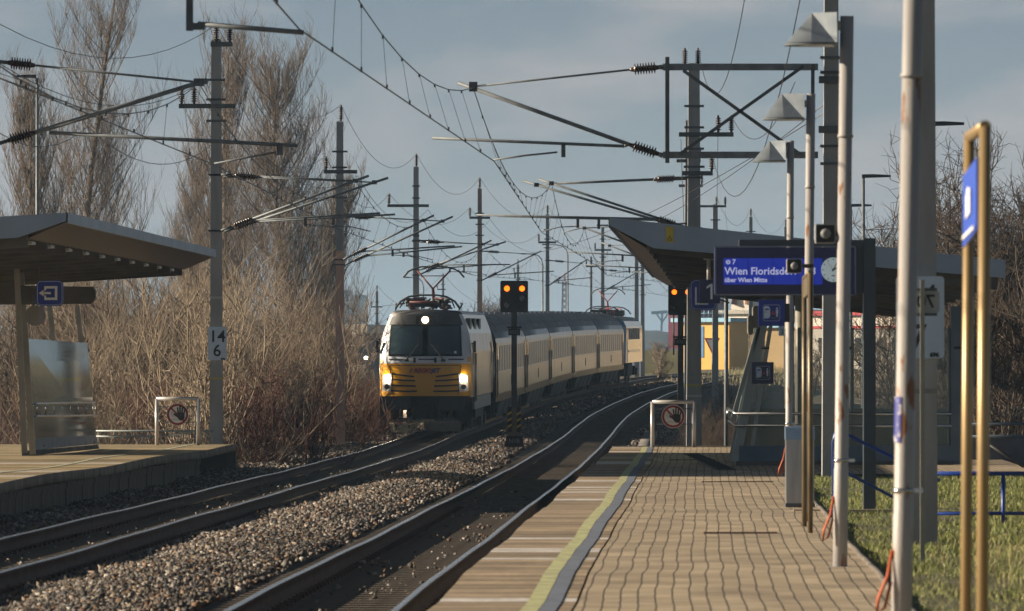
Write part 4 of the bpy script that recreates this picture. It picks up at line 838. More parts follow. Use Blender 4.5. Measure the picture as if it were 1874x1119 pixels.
for s in (-1, 1):
    q = MB(); q.bb(s*1.46-.02, s*1.46+.02, .75, 1.35, 2.45, 3.15); child(q, 'cab_window', win_m, L2_)
    q = MB(); q.bb(s*1.46-.02, s*1.46+.025, 1.6, 2.3, 1.25, 3.2); child(q, 'cab_door', blue_l, L2_)
    for k in range(5): q = MB(); q.bb(s*1.46-.02, s*1.46+.02, 3.4+k*2.5, 5.2+k*2.5, 2.55, 3.2); child(q, 'side_grille', black, L2_)
    q = MB(); q.bb(s*1.47-.02, s*1.47+.015, 3.2, 16, 1.8, 1.95); child(q, 'side_stripe', blue_l, L2_)
    q = MB(); q.tube((s*.875, 0, 1.05), (s*.875, -.45, 1.05), .2, 12); child(q, 'buffer', under_m, L2_)
for y in (4.2, 14.8): bogie(L2_, y, 3.0, .8)
q = MB(); q.bb(-1.2, 1.2, 7, 12, .4, 1.2); child(q, 'underfloor_tank', under_m, L2_)
pantograph_down(L2_, 3.2, 3.98, mat('pantograph_bright_red', (.30, .03, .035), .5)); pantograph_up(L2_, 7.5, 3.98, 1.55, MATS['pantograph_bright_red'], 1.9); pantograph_down(L2_, 14, 3.98, MATS['pantograph_bright_red'])
for k in range(8): q = MB(); q.box((rnd.uniform(-.6, .6), 2+k*2, 4.1), (rnd.uniform(.5, 1.2), 1.1, .35)); child(q, 'roof_equipment', under_m, L2_)
# ================================================================== STATION FURNITURE
fascia_m = mat('canopy_fascia', (.30, .37, .47), .45, .25, c2=(.24, .30, .39), scale=.8); soffit_m = mat('brown_glossy_soffit', (.035, .023, .017), .30, 0, spec=.35, c2=(.055, .036, .026), scale=.7, mscale=(1, .3, 1))
beam_m = mat('canopy_beam', (.115, .10, .08), .6, c2=(.07, .06, .05), scale=2); deckm = mat('roof_deck_dark', (.04, .035, .03), .8); post_m = mat('beige_column_paint', (.30, .29, .25), .5, c2=(.22, .21, .18), scale=2)
sg = mat('shelter_frame_green_grey', (.34, .38, .37), .45, .2, c2=(.26, .30, .30), scale=2); base_m = mat('shelter_plinth_blue_grey', (.13, .18, .24), .5, .2, c2=(.09, .13, .18), scale=1.5)
glass_m = glassmat('shelter_glass', (.20, .30, .28), .22, .04); chrome = mat('stainless_steel_rail', (.55, .56, .57), .22, .95, c2=(.45, .46, .47))
def canopy(name, label, Tf, off0, off1, sgn, U0, U1, z0, slope, width, fas, lip_dz=.16, nb=11):
    """sgn=+1: roof spreads to +X. track side edge follows the line from U0 to U1"""
    ya, yb = U0*K, U1*K; xa, xb = float(Tf(ya))+off0, float(Tf(yb))+off1; t = thing(name, (xa, ya, PZ), label, 'platform roof')
    def pt(u, f, dz=0): x = xa+(xb-xa)*f+sgn*u; return (x, ya+(yb-ya)*f, z0-slope*u+dz)
    Nf = 8
    q = MB(); q.v = [pt(0, 0), pt(width, 0), pt(width, 1), pt(0, 1), pt(0, 0, .03), pt(width, 0, .03), pt(width, 1, .03), pt(0, 1, .03)]; q.f = [(0, 1, 2, 3), (4, 5, 6, 7)]; q.m = [0, 0]; q.sm = [False]*2; q.build('roof_deck', deckm, t)
    # fascia all round
    for nm, A, B in (('end_fascia', (0, 0), (width, 0)), ('far_fascia', (0, 1), (width, 1))):
        q = MB(); n = 9; top = []; bot = []
        for k in range(n+1):
            u = width*k/n; h = .10+(fas-.10)*min(1, u/.65) if u < .65 else fas*(1-.35*(u-.65)/(width-.65)); p = Vector(pt(u, A[1], .04)); top.append(p); bot.append(p-Vector((0, 0, h+.04)))
        pts = top+bot[::-1]; q.prism(pts, (0, .05 if A[1] == 1 else -.05, 0)); q.build(nm, fascia_m, t)
    q = MB(); q.v = [pt(-.02, 0, .045), pt(-.02, 1, .045), pt(-.02, 1, -.13), pt(-.02, 0, -.13), pt(.03, 0, .045), pt(.03, 1, .045), pt(.03, 1, -.13), pt(.03, 0, -.13)]; q.f = [(0, 1, 2, 3), (4, 5, 6, 7), (0, 1, 5, 4), (3, 2, 6, 7)]; q.m = [0]*4; q.sm = [False]*4; q.build('side_fascia', fascia_m, t)
    q = MB(); q.v = [pt(.03, .002, -.12), pt(.03, .998, -.12), pt(.68, .998, -fas-.02), pt(.68, .002, -fas-.02)]; q.f = [(0, 1, 2, 3)]; q.m = [0]; q.sm = [False]; q.build('soffit', soffit_m, t)
    for k in range(nb):
        f = .012+.976*k/(nb-1); A = Vector(pt(.70, f, -.32)); B = Vector(pt(width-.1, f, -.32)); q = MB(); q.bar(A, B, .16, .34); b = q.build('cross_beam', beam_m, t)
        if k < nb-1:
            f2 = f+.5*.976/(nb-1); A = Vector(pt(.84, f2, -.38)); q = MB(); q.box(A, (.16, .9, .05)); q.build('lamp_tube', mat('unlit_tube_cover', (.42, .42, .40), .3), t)
    for f in (.0, .5, 1): pass
    q = MB(); A = Vector(pt(.68, 0, -fas+.02)); B = Vector(pt(.68, 1, -fas+.02)); q.bar(A, B, .05, .07); q.build('edge_beam', beam_m, t)
    return t, pt
# left platform roof
CL, ptl = canopy('platform_canopy', 'left platform roof with grey blue fascia and brown soffit at the left edge', T2, -2.42, -2.35, -1, 84, 109.5, 4.78, .06, 7.5, .34)
lean = MB()
q = MB(); a = W(30, 540, 99); b = W(172, 540, 99); zz = a.z; q.prism([(a.x-1.5, a.y, zz+.22), (b.x-.03, a.y, zz+.16), (b.x+.02, a.y, zz+.08), (b.x+.02, a.y, zz-.08), (b.x-.08, a.y, zz-.18), (a.x-1.5, a.y, zz-.20)], (0, .35, 0)); q.build('box_girder', beam_m, CL)
for (p0, p1) in (((91, 560), (99, 640)), ((141, 560), (150, 640)), ((30, 470), (45, 830))):
    A = W(*p0, 115 if p0[0] > 50 else 98); B = W(*p1, 115 if p0[0] > 50 else 98); d = (B-A); B = A+d*((A.z-.62)/(A.z-B.z)) if p0[0] > 50 else B; q = MB(); q.bar(A, B, .11, .11); q.build('leaning_column', post_m, CL)
# hanging lamp and exit sign
def put(o, label, cat, group=None): return tag(o, label, cat, group)
t = thing('exit_sign', W(91, 560, 92), 'dark blue sign with white arrow leaving a bracket, hung under the left roof', 'exit sign'); s_ = 92/F9
c = W(91, 537, 92); q = MB(); q.prism(rrect(c.x, c.y, c.z, 49*s_, 47*s_, 8*s_), (0, .06, 0)); q.build('sign_plate', bluep, t); 
q = MB(); o_ = rrect(c.x, c.y-.004, c.z, 46*s_, 44*s_, 7*s_); i_ = rrect(c.x, c.y-.004, c.z, 44*s_, 42*s_, 6*s_); n = len(o_); q.add(o_+i_, [(k, (k+1) % n, n+(k+1) % n, n+k) for k in range(n)]); q.build('sign_border', mat('sign_line', (.5, .55, .75), .5), t)
def S_(px, py, U, y): s = U/F9; return Vector(((px-937)*s, y, CAMZ+(681-py)*s))
q = MB(); y_ = c.y-.008
for (x0, x1, y0, y1) in ((81, 105, 524, 528.5), (81, 105, 545, 549.5), (100.5, 105, 528.5, 545), (81, 84.5, 528.5, 532), (81, 84.5, 541, 545), (78, 93, 534.8, 538.8)):
    A = S_(x0, y1, 92, y_); B = S_(x1, y0, 92, y_); q.bb(A.x, B.x, y_-.004, y_, A.z, B.z)
q.prism([S_(71, 536.8, 92, y_), S_(80, 531, 92, y_), S_(80, 542.6, 92, y_)], (0, -.004, 0)); q.build('arrow_symbol', whitep, t)
for px in (72, 109): q = MB(); q.tube(S_(px, 514, 92, c.y+.03), S_(px, 470, 92, c.y+.03), .012, 6); q.build('hanger', dsteel, t)
t = thing('loudspeaker', W(65, 560, 93), 'beige box loudspeaker with a grey front hanging below the exit sign', 'loudspeaker'); q = MB(); c = W(64, 578, 93); q.lathe(c+Vector((0, .35, 0)), c-Vector((0, .05, 0)), [(0, .13), (.1, .18), (1, .19)], 18); q.build('housing', post_m, t); q = MB(); c = W(76, 577, 93); q.prism(rrect(c.x, c.y-.1, c.z, .10, .34, .03), (0, .2, 0)); q.build('front_grille', mat('speaker_front', (.30, .28, .30), .6), t); q = MB(); q.tube(W(61, 561, 93), W(61, 540, 93), .02, 6); q.build('hanger', dsteel, t)
# left glass screen
t = thing('glass_windscreen', W(110, 822, 100), 'glass wind screen with steel rails on the left platform, mirroring yellow and grey', 'glass screen'); U = 100
Uf = lambda x: 102.7+(x-40)*10.2/140
def quad(mb, pts, ext): mb.prism([W(*p, Uf(p[0])) for p in pts], ext)
q = MB(); quad(q, [(49, 620), (160, 628), (175, 796), (62, 804)], (0, .02, 0)); q.build('glass_pane', glassmat('screen_glass', (.07, .12, .12), .72, .06), t)
for x0, x1 in ((85, 96), (120, 131)): q = MB(); q.bar(W(x0-1, 622, Uf(x0-1))-Vector((0, .012, 0)), W(x1-1, 800, Uf(x1-1))-Vector((0, .012, 0)), .014, .01); q.build('pane_joint', sg, t)
q = MB(); quad(q, [(62, 802), (175, 797), (178, 813), (62, 824)], (0, .08, 0)); q.build('lower_panel', mat('panel_pale_grey', (.36, .37, .42), .5, c2=(.28, .29, .33)), t)
q = MB(); quad(q, [(40, 826), (178, 814), (180, 822), (40, 836)], (0, .3, 0)); q.build('plinth', sidec, t)
q = MB(); q.bar(W(37, 480, U), W(60, 832, U), .12, .14); q.build('side_post', post_m, t)
for py, dy in ((740, -2), (763, -2)): q = MB(); q.path([W(62, py+4, Uf(62))-Vector((0, .25, 0)), W(70, py-1, Uf(70))-Vector((0, .45, 0)), W(177, py-3, Uf(177))-Vector((0, .45, 0))], .022, 8); q.build('rail', chrome, t)
for k in range(8): q = MB(); x = 72+k*15; q.tube(W(x, 738, Uf(x))-Vector((0, .45, 0)), W(x, 761, Uf(x))-Vector((0, .45, 0)), .011, 6); q.build('baluster', chrome, t)
for k in range(8): q = MB(); c = W(64+k*15.5, 817-k*1.0, Uf(64+k*15.5)); q.box(c-Vector((0, .06, 0)), (.04, .05, .05)); q.build('glass_fixing', dsteel, t)
# grey ramp railing at the left platform end
t = thing('ramp_railing', W(180, 815, 118), 'blue grey steel railing of the ramp behind the left platform end', 'railing'); U = 119.5
for pts in ([(176, 789), (290, 789), (388, 789)], [(176, 799), (290, 799)], [(300, 799), (352, 790), (392, 789)]): q = MB(); q.path([W(*p, U) for p in pts], .025, 6); q.build('rail', sg, t)
for k in range(21): q = MB(); x = 180+k*10.4; q.tube(W(x, 790, U), W(x, 818, U), .014, 5); q.build('baluster', sg, t)
# ---- no entry frames
def hand_sign(px, py, U, r, parent, yoff):
    c = W(px, py, U)+Vector((0, yoff, 0)); s = U/F9; R_ = r*s
    q = MB(); disc(q, c+Vector((0, .004, 0)), R_*1.05, 32); p = q.build('sign_disc', whitep, parent)
    q = MB(); disc(q, c, R_, 36, 0, .003, R_*.80); dd = Vector((math.cos(R(-45)), 0, math.sin(R(-45)))); q.bar(c-dd*R_*.82+Vector((0, .001, 0)), c+dd*R_*.82+Vector((0, .001, 0)), .002, R_*.16); q.f = q.f; q.build('red_ring', mat('sign_red', (.30, .018, .02), .45, c2=(.24, .015, .016)), p)
    q = MB(); e_ = R_/36.0
    for pts in ([(0, -16), (0, 2), (24, 2), (24, -16), (18, -24), (8, -24)],): q.prism([c+Vector((a*e_+0*e_, -.006, b*e_+4*e_)) for a, b in pts[::-1]], (0, .004, 0))
    for (x0, z0, x1, z1, w) in ((2.5, 4, -0, 24, 4.6), (8.5, 5, 8.5, 30, 4.8), (15, 5, 17.5, 28, 4.8), (21.5, 4, 26.5, 21, 4.4), (2, -8, -13, 3, 5.5)):
        q.bar(c+Vector((x0*e_, -.0045, z0*e_)), c+Vector((x1*e_, -.0045, z1*e_)), .004, w*e_) if abs(x1-x0) > abs(z1-z0) else q.prism([c+Vector(((x0-w/2)*e_, -.006, z0*e_)), c+Vector(((x0+w/2)*e_, -.006, z0*e_)), c+Vector(((x1+w/2)*e_, -.006, z1*e_)), c+Vector(((x1-w/2)*e_, -.006, z1*e_))], (0, .004, 0))
    q.build('hand_symbol', black, p)
    q = MB(); hd = c+Vector((-13*e_, -.005, 2*e_)); disc(q, hd, 8*e_, 18, 0, .002, 7*e_); 
    pp = [c+Vector(((-24+k*3)*e_, -.005, (-10-abs(k-4)*.9-6)*e_)) for k in range(9)]; q.path(pp, .5*e_, 4); q.build('head_outline', mat('thin_grey_line', (.25, .25, .27), .6), p)
def noentry(x0, x1, y0, y1, sx, sy, r, U, label):
    t = thing('no_entry_frame', W((x0+x1)/2, y1, U), label, 'no entry sign'); 
    for x in (x0, x1): q = MB(); q.tube(W(x, y1+1, U), W(x, y0, U), .045, 10); q.build('frame_post', chromep, t)
    q = MB(); q.tube(W(x0, y0, U), W(x1, y0, U), .045, 10); q.build('top_bar', chromep, t)
    for yy in (sy-14, sy+14): q = MB(); q.tube(W(x0, yy, U), W(x1, yy, U), .012, 6); q.build('thin_wire_bar', dsteel, t)
    hand_sign(sx, sy, U, r, t, -.03)
chromep = mat('frame_post_metal', (.62, .61, .60), .35, .4, c2=(.55, .54, .53))
noentry(287, 363, 730, 814, 325, 759, 19.5, 117.5, 'no entry sign with a hand in a steel frame on the left platform end')
noentry(1194, 1270, 736, 821, 1232, 762.5, 20.5, 114.4, 'no entry sign with a hand in a steel frame on the right platform end')
# ---- light signals
amber = mat('amber_lamp_on', (1, .3, .02), .4, emit=(1, .13, .004), es=1.9); lampoff = mat('signal_lamp_dark', (.02, .02, .022), .15, spec=.8)
def signal(px, top, bot, w, U, polebot, label, foot=True, lit=((-.26, .25), (.28, .25)), off=((-.28, -.27), (.27, -.05)), numy=608):
    s = U/F9; c = W(px, (top+bot)/2, U); b = W(px, polebot, U); t = thing('light_signal', b, label, 'railway signal'); h = (bot-top)*s; ww = w*s
    q = MB(); q.prism(rrect(c.x, c.y, c.z, ww, h, .05), (0, .10, 0)); hd = q.build('signal_head', black, t)
    for i, (a, z) in enumerate(lit+off):
        p = Vector((c.x+a*ww, c.y, c.z+z*h)); q = MB(); q.lathe(p, p-Vector((0, .02, 0)), [(0, ww*.10), (1, ww*.095)], 20); q.build('amber_light' if i < len(lit) else 'unlit_lamp', amber if i < len(lit) else lampoff, hd)
        q = MB(); n = 14; vs = []
        for yy in (0, -.22):
            for k in range(n+1): an = math.pi*k/n; vs.append(p+Vector((ww*.125*math.cos(an), yy, ww*.125*math.sin(an))))
        q.add(vs, [(k, k+1, n+1+k+1, n+1+k) for k in range(n)], 0, True); q.build('lamp_hood', black, hd)
    q = MB(); q.bb(b.x-.075, b.x+.075, c.y+.12, c.y+.26, b.z, c.z+h*.3); q.build('signal_post', mat('post_dark_grey', (.05, .055, .065), .5, c2=(.035, .04, .045)), t)
    n_ = W(px, numy, U); q = MB(); q.bb(n_.x-.16, n_.x+.16, c.y+.05, c.y+.11, n_.z-.09, n_.z+.09); q.bb(n_.x-.20, n_.x+.20, c.y+.04, c.y+.11, n_.z+.10, n_.z+.15); nb_ = q.build('number_plate', black, t); text_mesh('4022' if px < 1000 else '4021', .13, facing((n_.x, c.y+.047, n_.z)), 'lettering', MATS['thin_grey_line'], nb_)
    return t, b, c
t, b, c = signal(941, 514, 572, 51, 134, 798, 'signal with two orange lights on a striped foot between the tracks')
for s in (-1, 1):
    q = MB(); x = b.x+s*.125; z1_ = W(0, 745, 134).z; q.bb(x-.055, x+.055, c.y+.06, c.y+.10, b.z+.1, z1_); q.build('stripe_board', mat('stripe_board_black', (.02, .02, .02), .6), t)
    k = 0; z = b.z+.2
    while z < z1_-.12: q = MB(); q.prism([(x-.055, c.y+.058, z), (x+.055, c.y+.058, z-s*0+.07), (x+.055, c.y+.058, z+.13), (x-.055, c.y+.058, z+.06)], (0, -.003, 0)); q.build('yellow_stripe', mat('stripe_yellow', (.50, .33, .03), .6), t); z += .17
q = MB(); q.bb(b.x-.16, b.x+.16, c.y+.1, c.y+.3, b.z-.3, b.z+.75); q.build('signal_base', mat('base_concrete_dark', (.14, .12, .10), .8), t)
q = MB(); q.prism([(b.x-.27, c.y+.0, b.z-.3), (b.x+.27, c.y+.0, b.z-.3), (b.x+.21, c.y+.0, b.z+.0), (b.x-.21, c.y+.0, b.z+.0)], (0, .4, 0)); q.build('foot_box', black, t); text_mesh('N1B', .16, facing((b.x, c.y-.005, b.z-.14)), 'lettering', MATS['thin_grey_line'], t)
t, b, c = signal(1246, 521, 577, 46, 128, 745, 'signal with orange lights half hidden behind the L sign', numy=626)
q = MB(); a = W(1233, 580, 128); e_ = W(1233, 650, 128); q.tube((a.x, c.y+.1, a.z+.1), (a.x, c.y+.1, e_.z), .02, 6); q.build('side_ladder', black, t)
# ---- right platform roof and shelter
CR, ptr = canopy('platform_canopy', 'right platform roof with grey end fascia and ribbed brown underside', T1, 1.89, 2.28, 1, 88, 135, 4.82, .108, 7.0, .42, nb=12)
U = 88*K
q = MB(); a = W(1226, 429, 87.8); s = 87.8/F9; yf = 88*K-.06; q.bb(a.x-7*s, a.x+7*s, yf-.012, yf, a.z-14*s, a.z+14*s); wsn = q.build('warning_sticker', mat('warning_yellow', (.58, .44, .02), .5), CR)
q = MB(); zz = a.z-6*s; q.prism([(a.x-5*s, yf-.013, zz-5*s), (a.x+5*s, yf-.013, zz-5*s), (a.x, yf-.013, zz+4.5*s)], (0, -.002, 0)); q.build('warning_triangle', black, wsn); q = MB(); q.prism([(a.x-3.4*s, yf-.016, zz-4*s), (a.x+3.4*s, yf-.016, zz-4*s), (a.x, yf-.016, zz+2.6*s)], (0, -.002, 0)); q.build('triangle_field', MATS['warning_yellow'], wsn)
q = MB(); q.prism([(a.x, yf-.019, zz+1.5*s), (a.x-.8*s, yf-.019, zz-1.5*s), (a.x+.1*s, yf-.019, zz-1.2*s), (a.x-.2*s, yf-.019, zz-3.6*s), (a.x+1*s, yf-.019, zz-.6*s), (a.x+.1*s, yf-.019, zz-.8*s)], (0, -.001, 0)); q.build('flash_symbol', black, wsn)
for px in (1297, 1100): pass
# columns beneath the right roof
SH = thing('glass_shelter', W(1540, 845, 94), 'glazed waiting shelter with leaning posts under the right platform roof', 'shelter'); U = 94
def P(px, py, U=94, dy=0): return W(px, py, U)+Vector((0, dy, 0))
for (a0, a1, w) in (((1403, 560), (1346, 846), .17), ((1388, 600), (1340, 770), .08), ((1416, 560), (1372, 846), .07)):
    q = MB(); q.bar(P(*a0), P(*a1), w, .12); q.build('leaning_post', sg, SH)
q = MB(); q.bar(P(1384, 620, 100), P(1338, 846, 100), .12, .12); q.build('leaning_post', sg, SH); q = MB(); q.bar(P(1392, 560, 108), P(1352, 800, 108), .12, .12); q.build('leaning_post', sg, SH)
q = MB(); q.prism([P(1396, 602), P(1738, 602), P(1738, 817), P(1366, 817)], (0, .02, 0)); q.build('front_glass', glass_m, SH)
q = MB(); q.prism([P(1380, 600, 94), P(1352, 815, 94), P(1352, 800, 109), P(1372, 610, 109)], (.02, 0, 0)); q.build('side_glass', glass_m, SH)
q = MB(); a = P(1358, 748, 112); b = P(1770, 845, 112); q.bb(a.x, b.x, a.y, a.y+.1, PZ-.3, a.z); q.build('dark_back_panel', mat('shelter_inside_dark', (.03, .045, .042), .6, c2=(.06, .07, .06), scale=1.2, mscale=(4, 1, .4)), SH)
q = MB(); a = P(1352, 816); b = P(1745, 846); q.bb(a.x, b.x, a.y-.06, a.y+.1, b.z+.02, a.z); q.build('plinth_beam', base_m, SH)
q = MB(); q.bb(a.x-.05, b.x, a.y-.10, a.y+.2, PZ-.6, b.z+.02); q.build('plinth_foot', mat('foot_concrete', (.12, .12, .115), .8), SH)
for py in (757, 779): q = MB(); q.path([P(1337, py-8, 94, .9), P(1344, py+0, 94, -.3), P(1740, py+1, 94, -.3)], .028, 8); q.build('rail', chrome, SH)
q = MB(); q.path([P(1335, 746, 94, .8), P(1333, 768, 94, .8)], .026, 8); q.build('rail_end', chrome, SH)
for px in (1463, 1560, 1640, 1738): q = MB(); a = P(px, 600); b = P(px, 817); q.bb(a.x-.03, a.x+.03, a.y+.025, a.y+.09, b.z, a.z); q.build('glazing_post', mat('glazing_post_dark', (.05, .065, .065), .5), SH)
for px in (1398, 1548, 1750): q = MB(); a = P(px, 637); q.tube(a+Vector((-.05, -.04, 0)), a+Vector((.10, -.04, 0)), .028, 8); q.build('glass_clamp', black, SH)
for px, w in ((1750, 20), (1765, 14)): q = MB(); a = P(px, 590); b = P(px, 850); q.bb(a.x-w*94/F9/2, a.x+w*94/F9/2, a.y-.05, a.y+.15, b.z, a.z+.3); q.build('end_post', base_m, SH)
q = MB(); q.bar(P(1436, 530, 100), P(1395, 560, 100), .2, .2); q.bar(P(1395, 556, 99), P(1340, 600, 99), .0001, .0001) if False else None; q.build('roof_bracket', beam_m, CR)
for px, py, w, h in ((1385, 580, 14, 40), (1374, 595, 10, 36)): q = MB(); c = P(px, py, 92); s = 92/F9; q.prism(rrect(c.x, c.y, c.z, w*s, h*s, .05), (0, .5, 0)); q.build('hanging_lamp', mat('lamp_housing_beige', (.20, .19, .16), .5), CR)
for u, f in ((3.6, .35), (3.6, .8)):
    a = Vector(ptr(u, f)); q = MB(); q.tube((a.x, a.y, PZ-.1), (a.x, a.y, a.z-.2), .12, 12); q.build('roof_column', post_m, CR)
# L and 1 signs
def bsign(name, px, py, w, h, U, label, cat, rad=5, plate=bluep, border=True, group=None):
    s = U/F9; c = W(px, py, U); t = thing(name, c, label, cat, group); q = MB(); q.prism(rrect(c.x, c.y, c.z, w*s, h*s, rad*s), (0, .05, 0)); q.build('sign_plate', plate, t)
    if border: q = MB(); o_ = rrect(c.x, c.y-.003, c.z, (w-3)*s, (h-3)*s, (rad-.8)*s); i_ = rrect(c.x, c.y-.003, c.z, (w-5)*s, (h-5)*s, (rad-1.6)*s); n = len(o_); q.add(o_+i_, [(k, (k+1) % n, n+(k+1) % n, n+k) for k in range(n)]); q.build('sign_border', MATS['sign_line'], t)
    return t, c, s
t, c, s = bsign('platform_sign', 1287, 540, 48, 56, 90, 'rounded blue L sign hung from the right roof', 'sign', 10)
q = MB(); a = S_(1272, 526, 90, c.y-.006); b = S_(1296, 558, 90, c.y-.006); q.bb(a.x, a.x+3*s, a.y-.003, a.y, b.z, a.z); q.bb(a.x+3*s, b.x, a.y-.003, a.y, b.z, b.z+3*s); q.build('letter_l', whitep, t)
q = MB(); a = S_(1297, 513, 90, c.y+.02); q.tube(a, a+Vector((0, 0, 40*s)), .035, 8); q.bb(a.x-.09, a.x+.09, a.y-.05, a.y+.05, a.z+37*s, a.z+41*s); q.build('hanger', chromep, t)
t, c, s = bsign('platform_sign', 1299, 534, 38, 43, 87, 'dark blue plate with a white 1 overlapping the L sign', 'sign', 1, mat('sign_dark_blue', (.012, .014, .085), .35), False)
q = MB(); q.bb(c.x+1*s, c.x+5*s, c.y-.006, c.y-.001, c.z-14*s, c.z+14*s); q.prism([(c.x+1*s, c.y-.006, c.z+14*s), (c.x-6*s, c.y-.006, c.z+9*s), (c.x-6*s, c.y-.006, c.z+5*s), (c.x+1*s, c.y-.006, c.z+9.5*s)][::-1], (0, .004, 0)); q.build('numeral', whitep, t); q = MB(); q.tube((c.x+18*s, c.y+.02, c.z-14*s), (c.x+36*s, c.y+.3, c.z-20*s), .015, 6); q.build('stay_bar', dsteel, t)
t = thing('cctv_pole', W(1328, 860, 118), 'slim grey pole standing right of the L sign', 'pole'); a = W(1329, 470, 120); q = MB(); q.tube((a.x, a.y, -.8), a, .05, 8); q.build('pole', steel, t); 
# pictogram signs
def picto(px, py, w, U, label, wall=False):
    t, c, s = bsign('pictogram_sign', px, py, w, w, U, label, 'pictogram sign', 1, bluep if not wall else MATS['sign_dark_blue'], False, None); k = w*s/48.0; y = c.y-.004
    def R2(x0, x1, z0, z1, mb): mb.bb(c.x+x0*k, c.x+x1*k, y-.003, y, c.z+z0*k, c.z+z1*k)
    q = MB(); o_ = rrect(c.x, y, c.z, 31*k, 30*k, 4*k); i_ = rrect(c.x, y, c.z, 29.6*k, 28.6*k, 3.6*k); n = len(o_); q.add(o_+i_, [(j, (j+1) % n, n+(j+1) % n, n+j) for j in range(n)]); q.build('symbol_frame', MATS['sign_line'], t)
    q = MB(); q.prism([(c.x+a*k, y, c.z+b*k) for a, b in ((-14, -10), (-5, -10), (-2.5, -6), (-2.5, 7), (-5, 12), (-11, 13), (-14, 11))], (0, -.003, 0)); 
    q.build('train_symbol', MATS['board_paleblue'], t); q = MB(); q.bb(c.x-12*k, c.x-5*k, y-.005, y-.003, c.z+5*k, c.z+8*k); q.bb(c.x-14*k, c.x-8*k, y-.005, y-.003, c.z+1*k, c.z+1.8*k); q.build('train_window', bluep, t)
    q = MB(); q.prism([(c.x-1*k, y, c.z-3*k), (c.x+7*k, y, c.z-3*k), (c.x+3*k, y, c.z+4.5*k)], (0, -.003, 0)); q.build('red_triangle', mat('picto_red', (.45, .06, .07), .5), t)
    q = MB(); disc(q, (c.x+10*k, y-.002, c.z+8.5*k), 1.9*k, 12, 0, .002); q.bb(c.x+7.8*k, c.x+12.2*k, y-.003, y, c.z-.5*k, c.z+6*k); q.bb(c.x+8.4*k, c.x+11.6*k, y-.003, y, c.z-7*k, c.z-.5*k); q.build('person_symbol', MATS['board_paleblue'], t)
    q = MB(); q.bb(c.x-1*k, c.x+13*k, y-.003, y, c.z-11*k, c.z-8*k); q.build('platform_symbol', mat('picto_grey', (.10, .12, .14), .5), t)
    return t, c, s
t, c, s = picto(1412, 573, 48, 71.3, 'upper blue pictogram sign with train and person, fixed to the farthest lamp pole'); q = MB(); q.bb(c.x+24*s, c.x+33*s, c.y+.0, c.y+.05, c.z-17*s, c.z+17*s); q.build('mount', black, t)
picto(1396, 683, 40, 93.2, 'lower dark blue pictogram sign on the shelter glass', True)
# departure board
t = thing('departure_board', W(1590, 935, 62.7), 'blue departure board with white destination text and a round clock', 'departure board'); U = 62.7; s = U/F9
c = W(1436, 496, U); q = MB(); q.prism(rrect(c.x, c.y, c.z, 256*s, 86*s, 1.5*s), (0, .28, 0)); q.build('board_case', mat('board_case_blue', (.006, .010, .10), .22, c2=(.004, .008, .08)), t)
q = MB(); a = S_(1310, 452, U, c.y-.003); b = S_(1565, 540, U, c.y-.003)
for (x0, x1, z0, z1) in ((a.x-.012, a.x+.004, b.z, a.z), (b.x-.004, b.x+.012, b.z, a.z), (a.x, b.x, a.z-.004, a.z+.008), (a.x, b.x, b.z-.008, b.z+.004)): q.bb(x0, x1, c.y-.014, c.y, z0, z1)
q.build('board_trim', mat('trim_grey', (.16, .18, .26), .3, .6), t)
for k in range(4):
    q = MB(); A = S_(1324+k*45.5, 473, U, c.y-.004); B = S_(1324+(k+1)*45.5-1.0, 521, U, c.y-.004); q.bb(A.x, B.x, c.y-.008, c.y, B.z, A.z); q.build('display_field', mat('display_blue', (.008, .02, .28), .25, c2=(.006, .017, .22), scale=1.5, emit=(.01, .03, .4), es=.25), t)
tx = mat('display_text', (.45, .47, .62), .5, emit=(.5, .52, .75), es=.3)
disc_ = MB(); p = S_(1332.5, 480, U, c.y-.012); disc(disc_, p, 4.2*s, 18, 0, .002); disc_.build('line_symbol', tx, t); text_mesh('S', 8*s, facing((p.x, p.y-.003, p.z)), 'lettering', MATS['display_blue'], t, bold=.001)
for body, x, y, h in (('7', 1340, 480, 10), ('Wien Floridsdorf', 1326, 497, 15.5), ('3', 1484, 497, 15.5), ('über Wien Mitte', 1326, 513, 9.4)):
    p = S_(x, y, U, c.y-.012); text_mesh(body, h*s*1.22, facing(p), 'lettering', tx, t, 'LEFT', bold=.0022)
cc = S_(1525, 494, U, c.y-.01); q = MB(); disc(q, cc, 22.5*s, 40, 0, .008); clk = q.build('clock_face', mat('clock_face_white', (.60, .70, .74), .35, emit=(.6, .75, .8), es=.12), t)
q = MB()
for k in range(12):
    a = R(90-30*k); d = Vector((math.cos(a), 0, math.sin(a))); r0 = 20.5*s; q.bar(cc+d*r0*.86+Vector((0, -.004, 0)), cc+d*r0+Vector((0, -.004, 0)), .003, 1.3*s) if abs(d.x) > .2 else q.bb(cc.x+d.x*r0*.93-.65*s, cc.x+d.x*r0*.93+.65*s, cc.y-.006, cc.y-.003, cc.z+d.z*r0*.93-1.4*s, cc.z+d.z*r0*.93+1.4*s)
q.build('hour_ticks', black, clk)
def hand(an, L, w, m, nm):
    d = Vector((math.sin(R(an)), 0, math.cos(R(an)))); n = Vector((d.z, 0, -d.x)); q = MB(); A = cc+Vector((0, -.007, 0)); q.prism([A-d*3*s+n*w*s, A-d*3*s-n*w*s, A+d*L*s-n*w*s*.6, A+d*L*s+n*w*s*.6], (0, -.002, 0)); q.build(nm, m, clk)
hand(62, 13, 1.3, black, 'hour_hand'); hand(28, 19, .9, black, 'minute_hand'); hand(-38, 18, .35, mat('second_red', (.5, .05, .05), .5), 'second_hand')
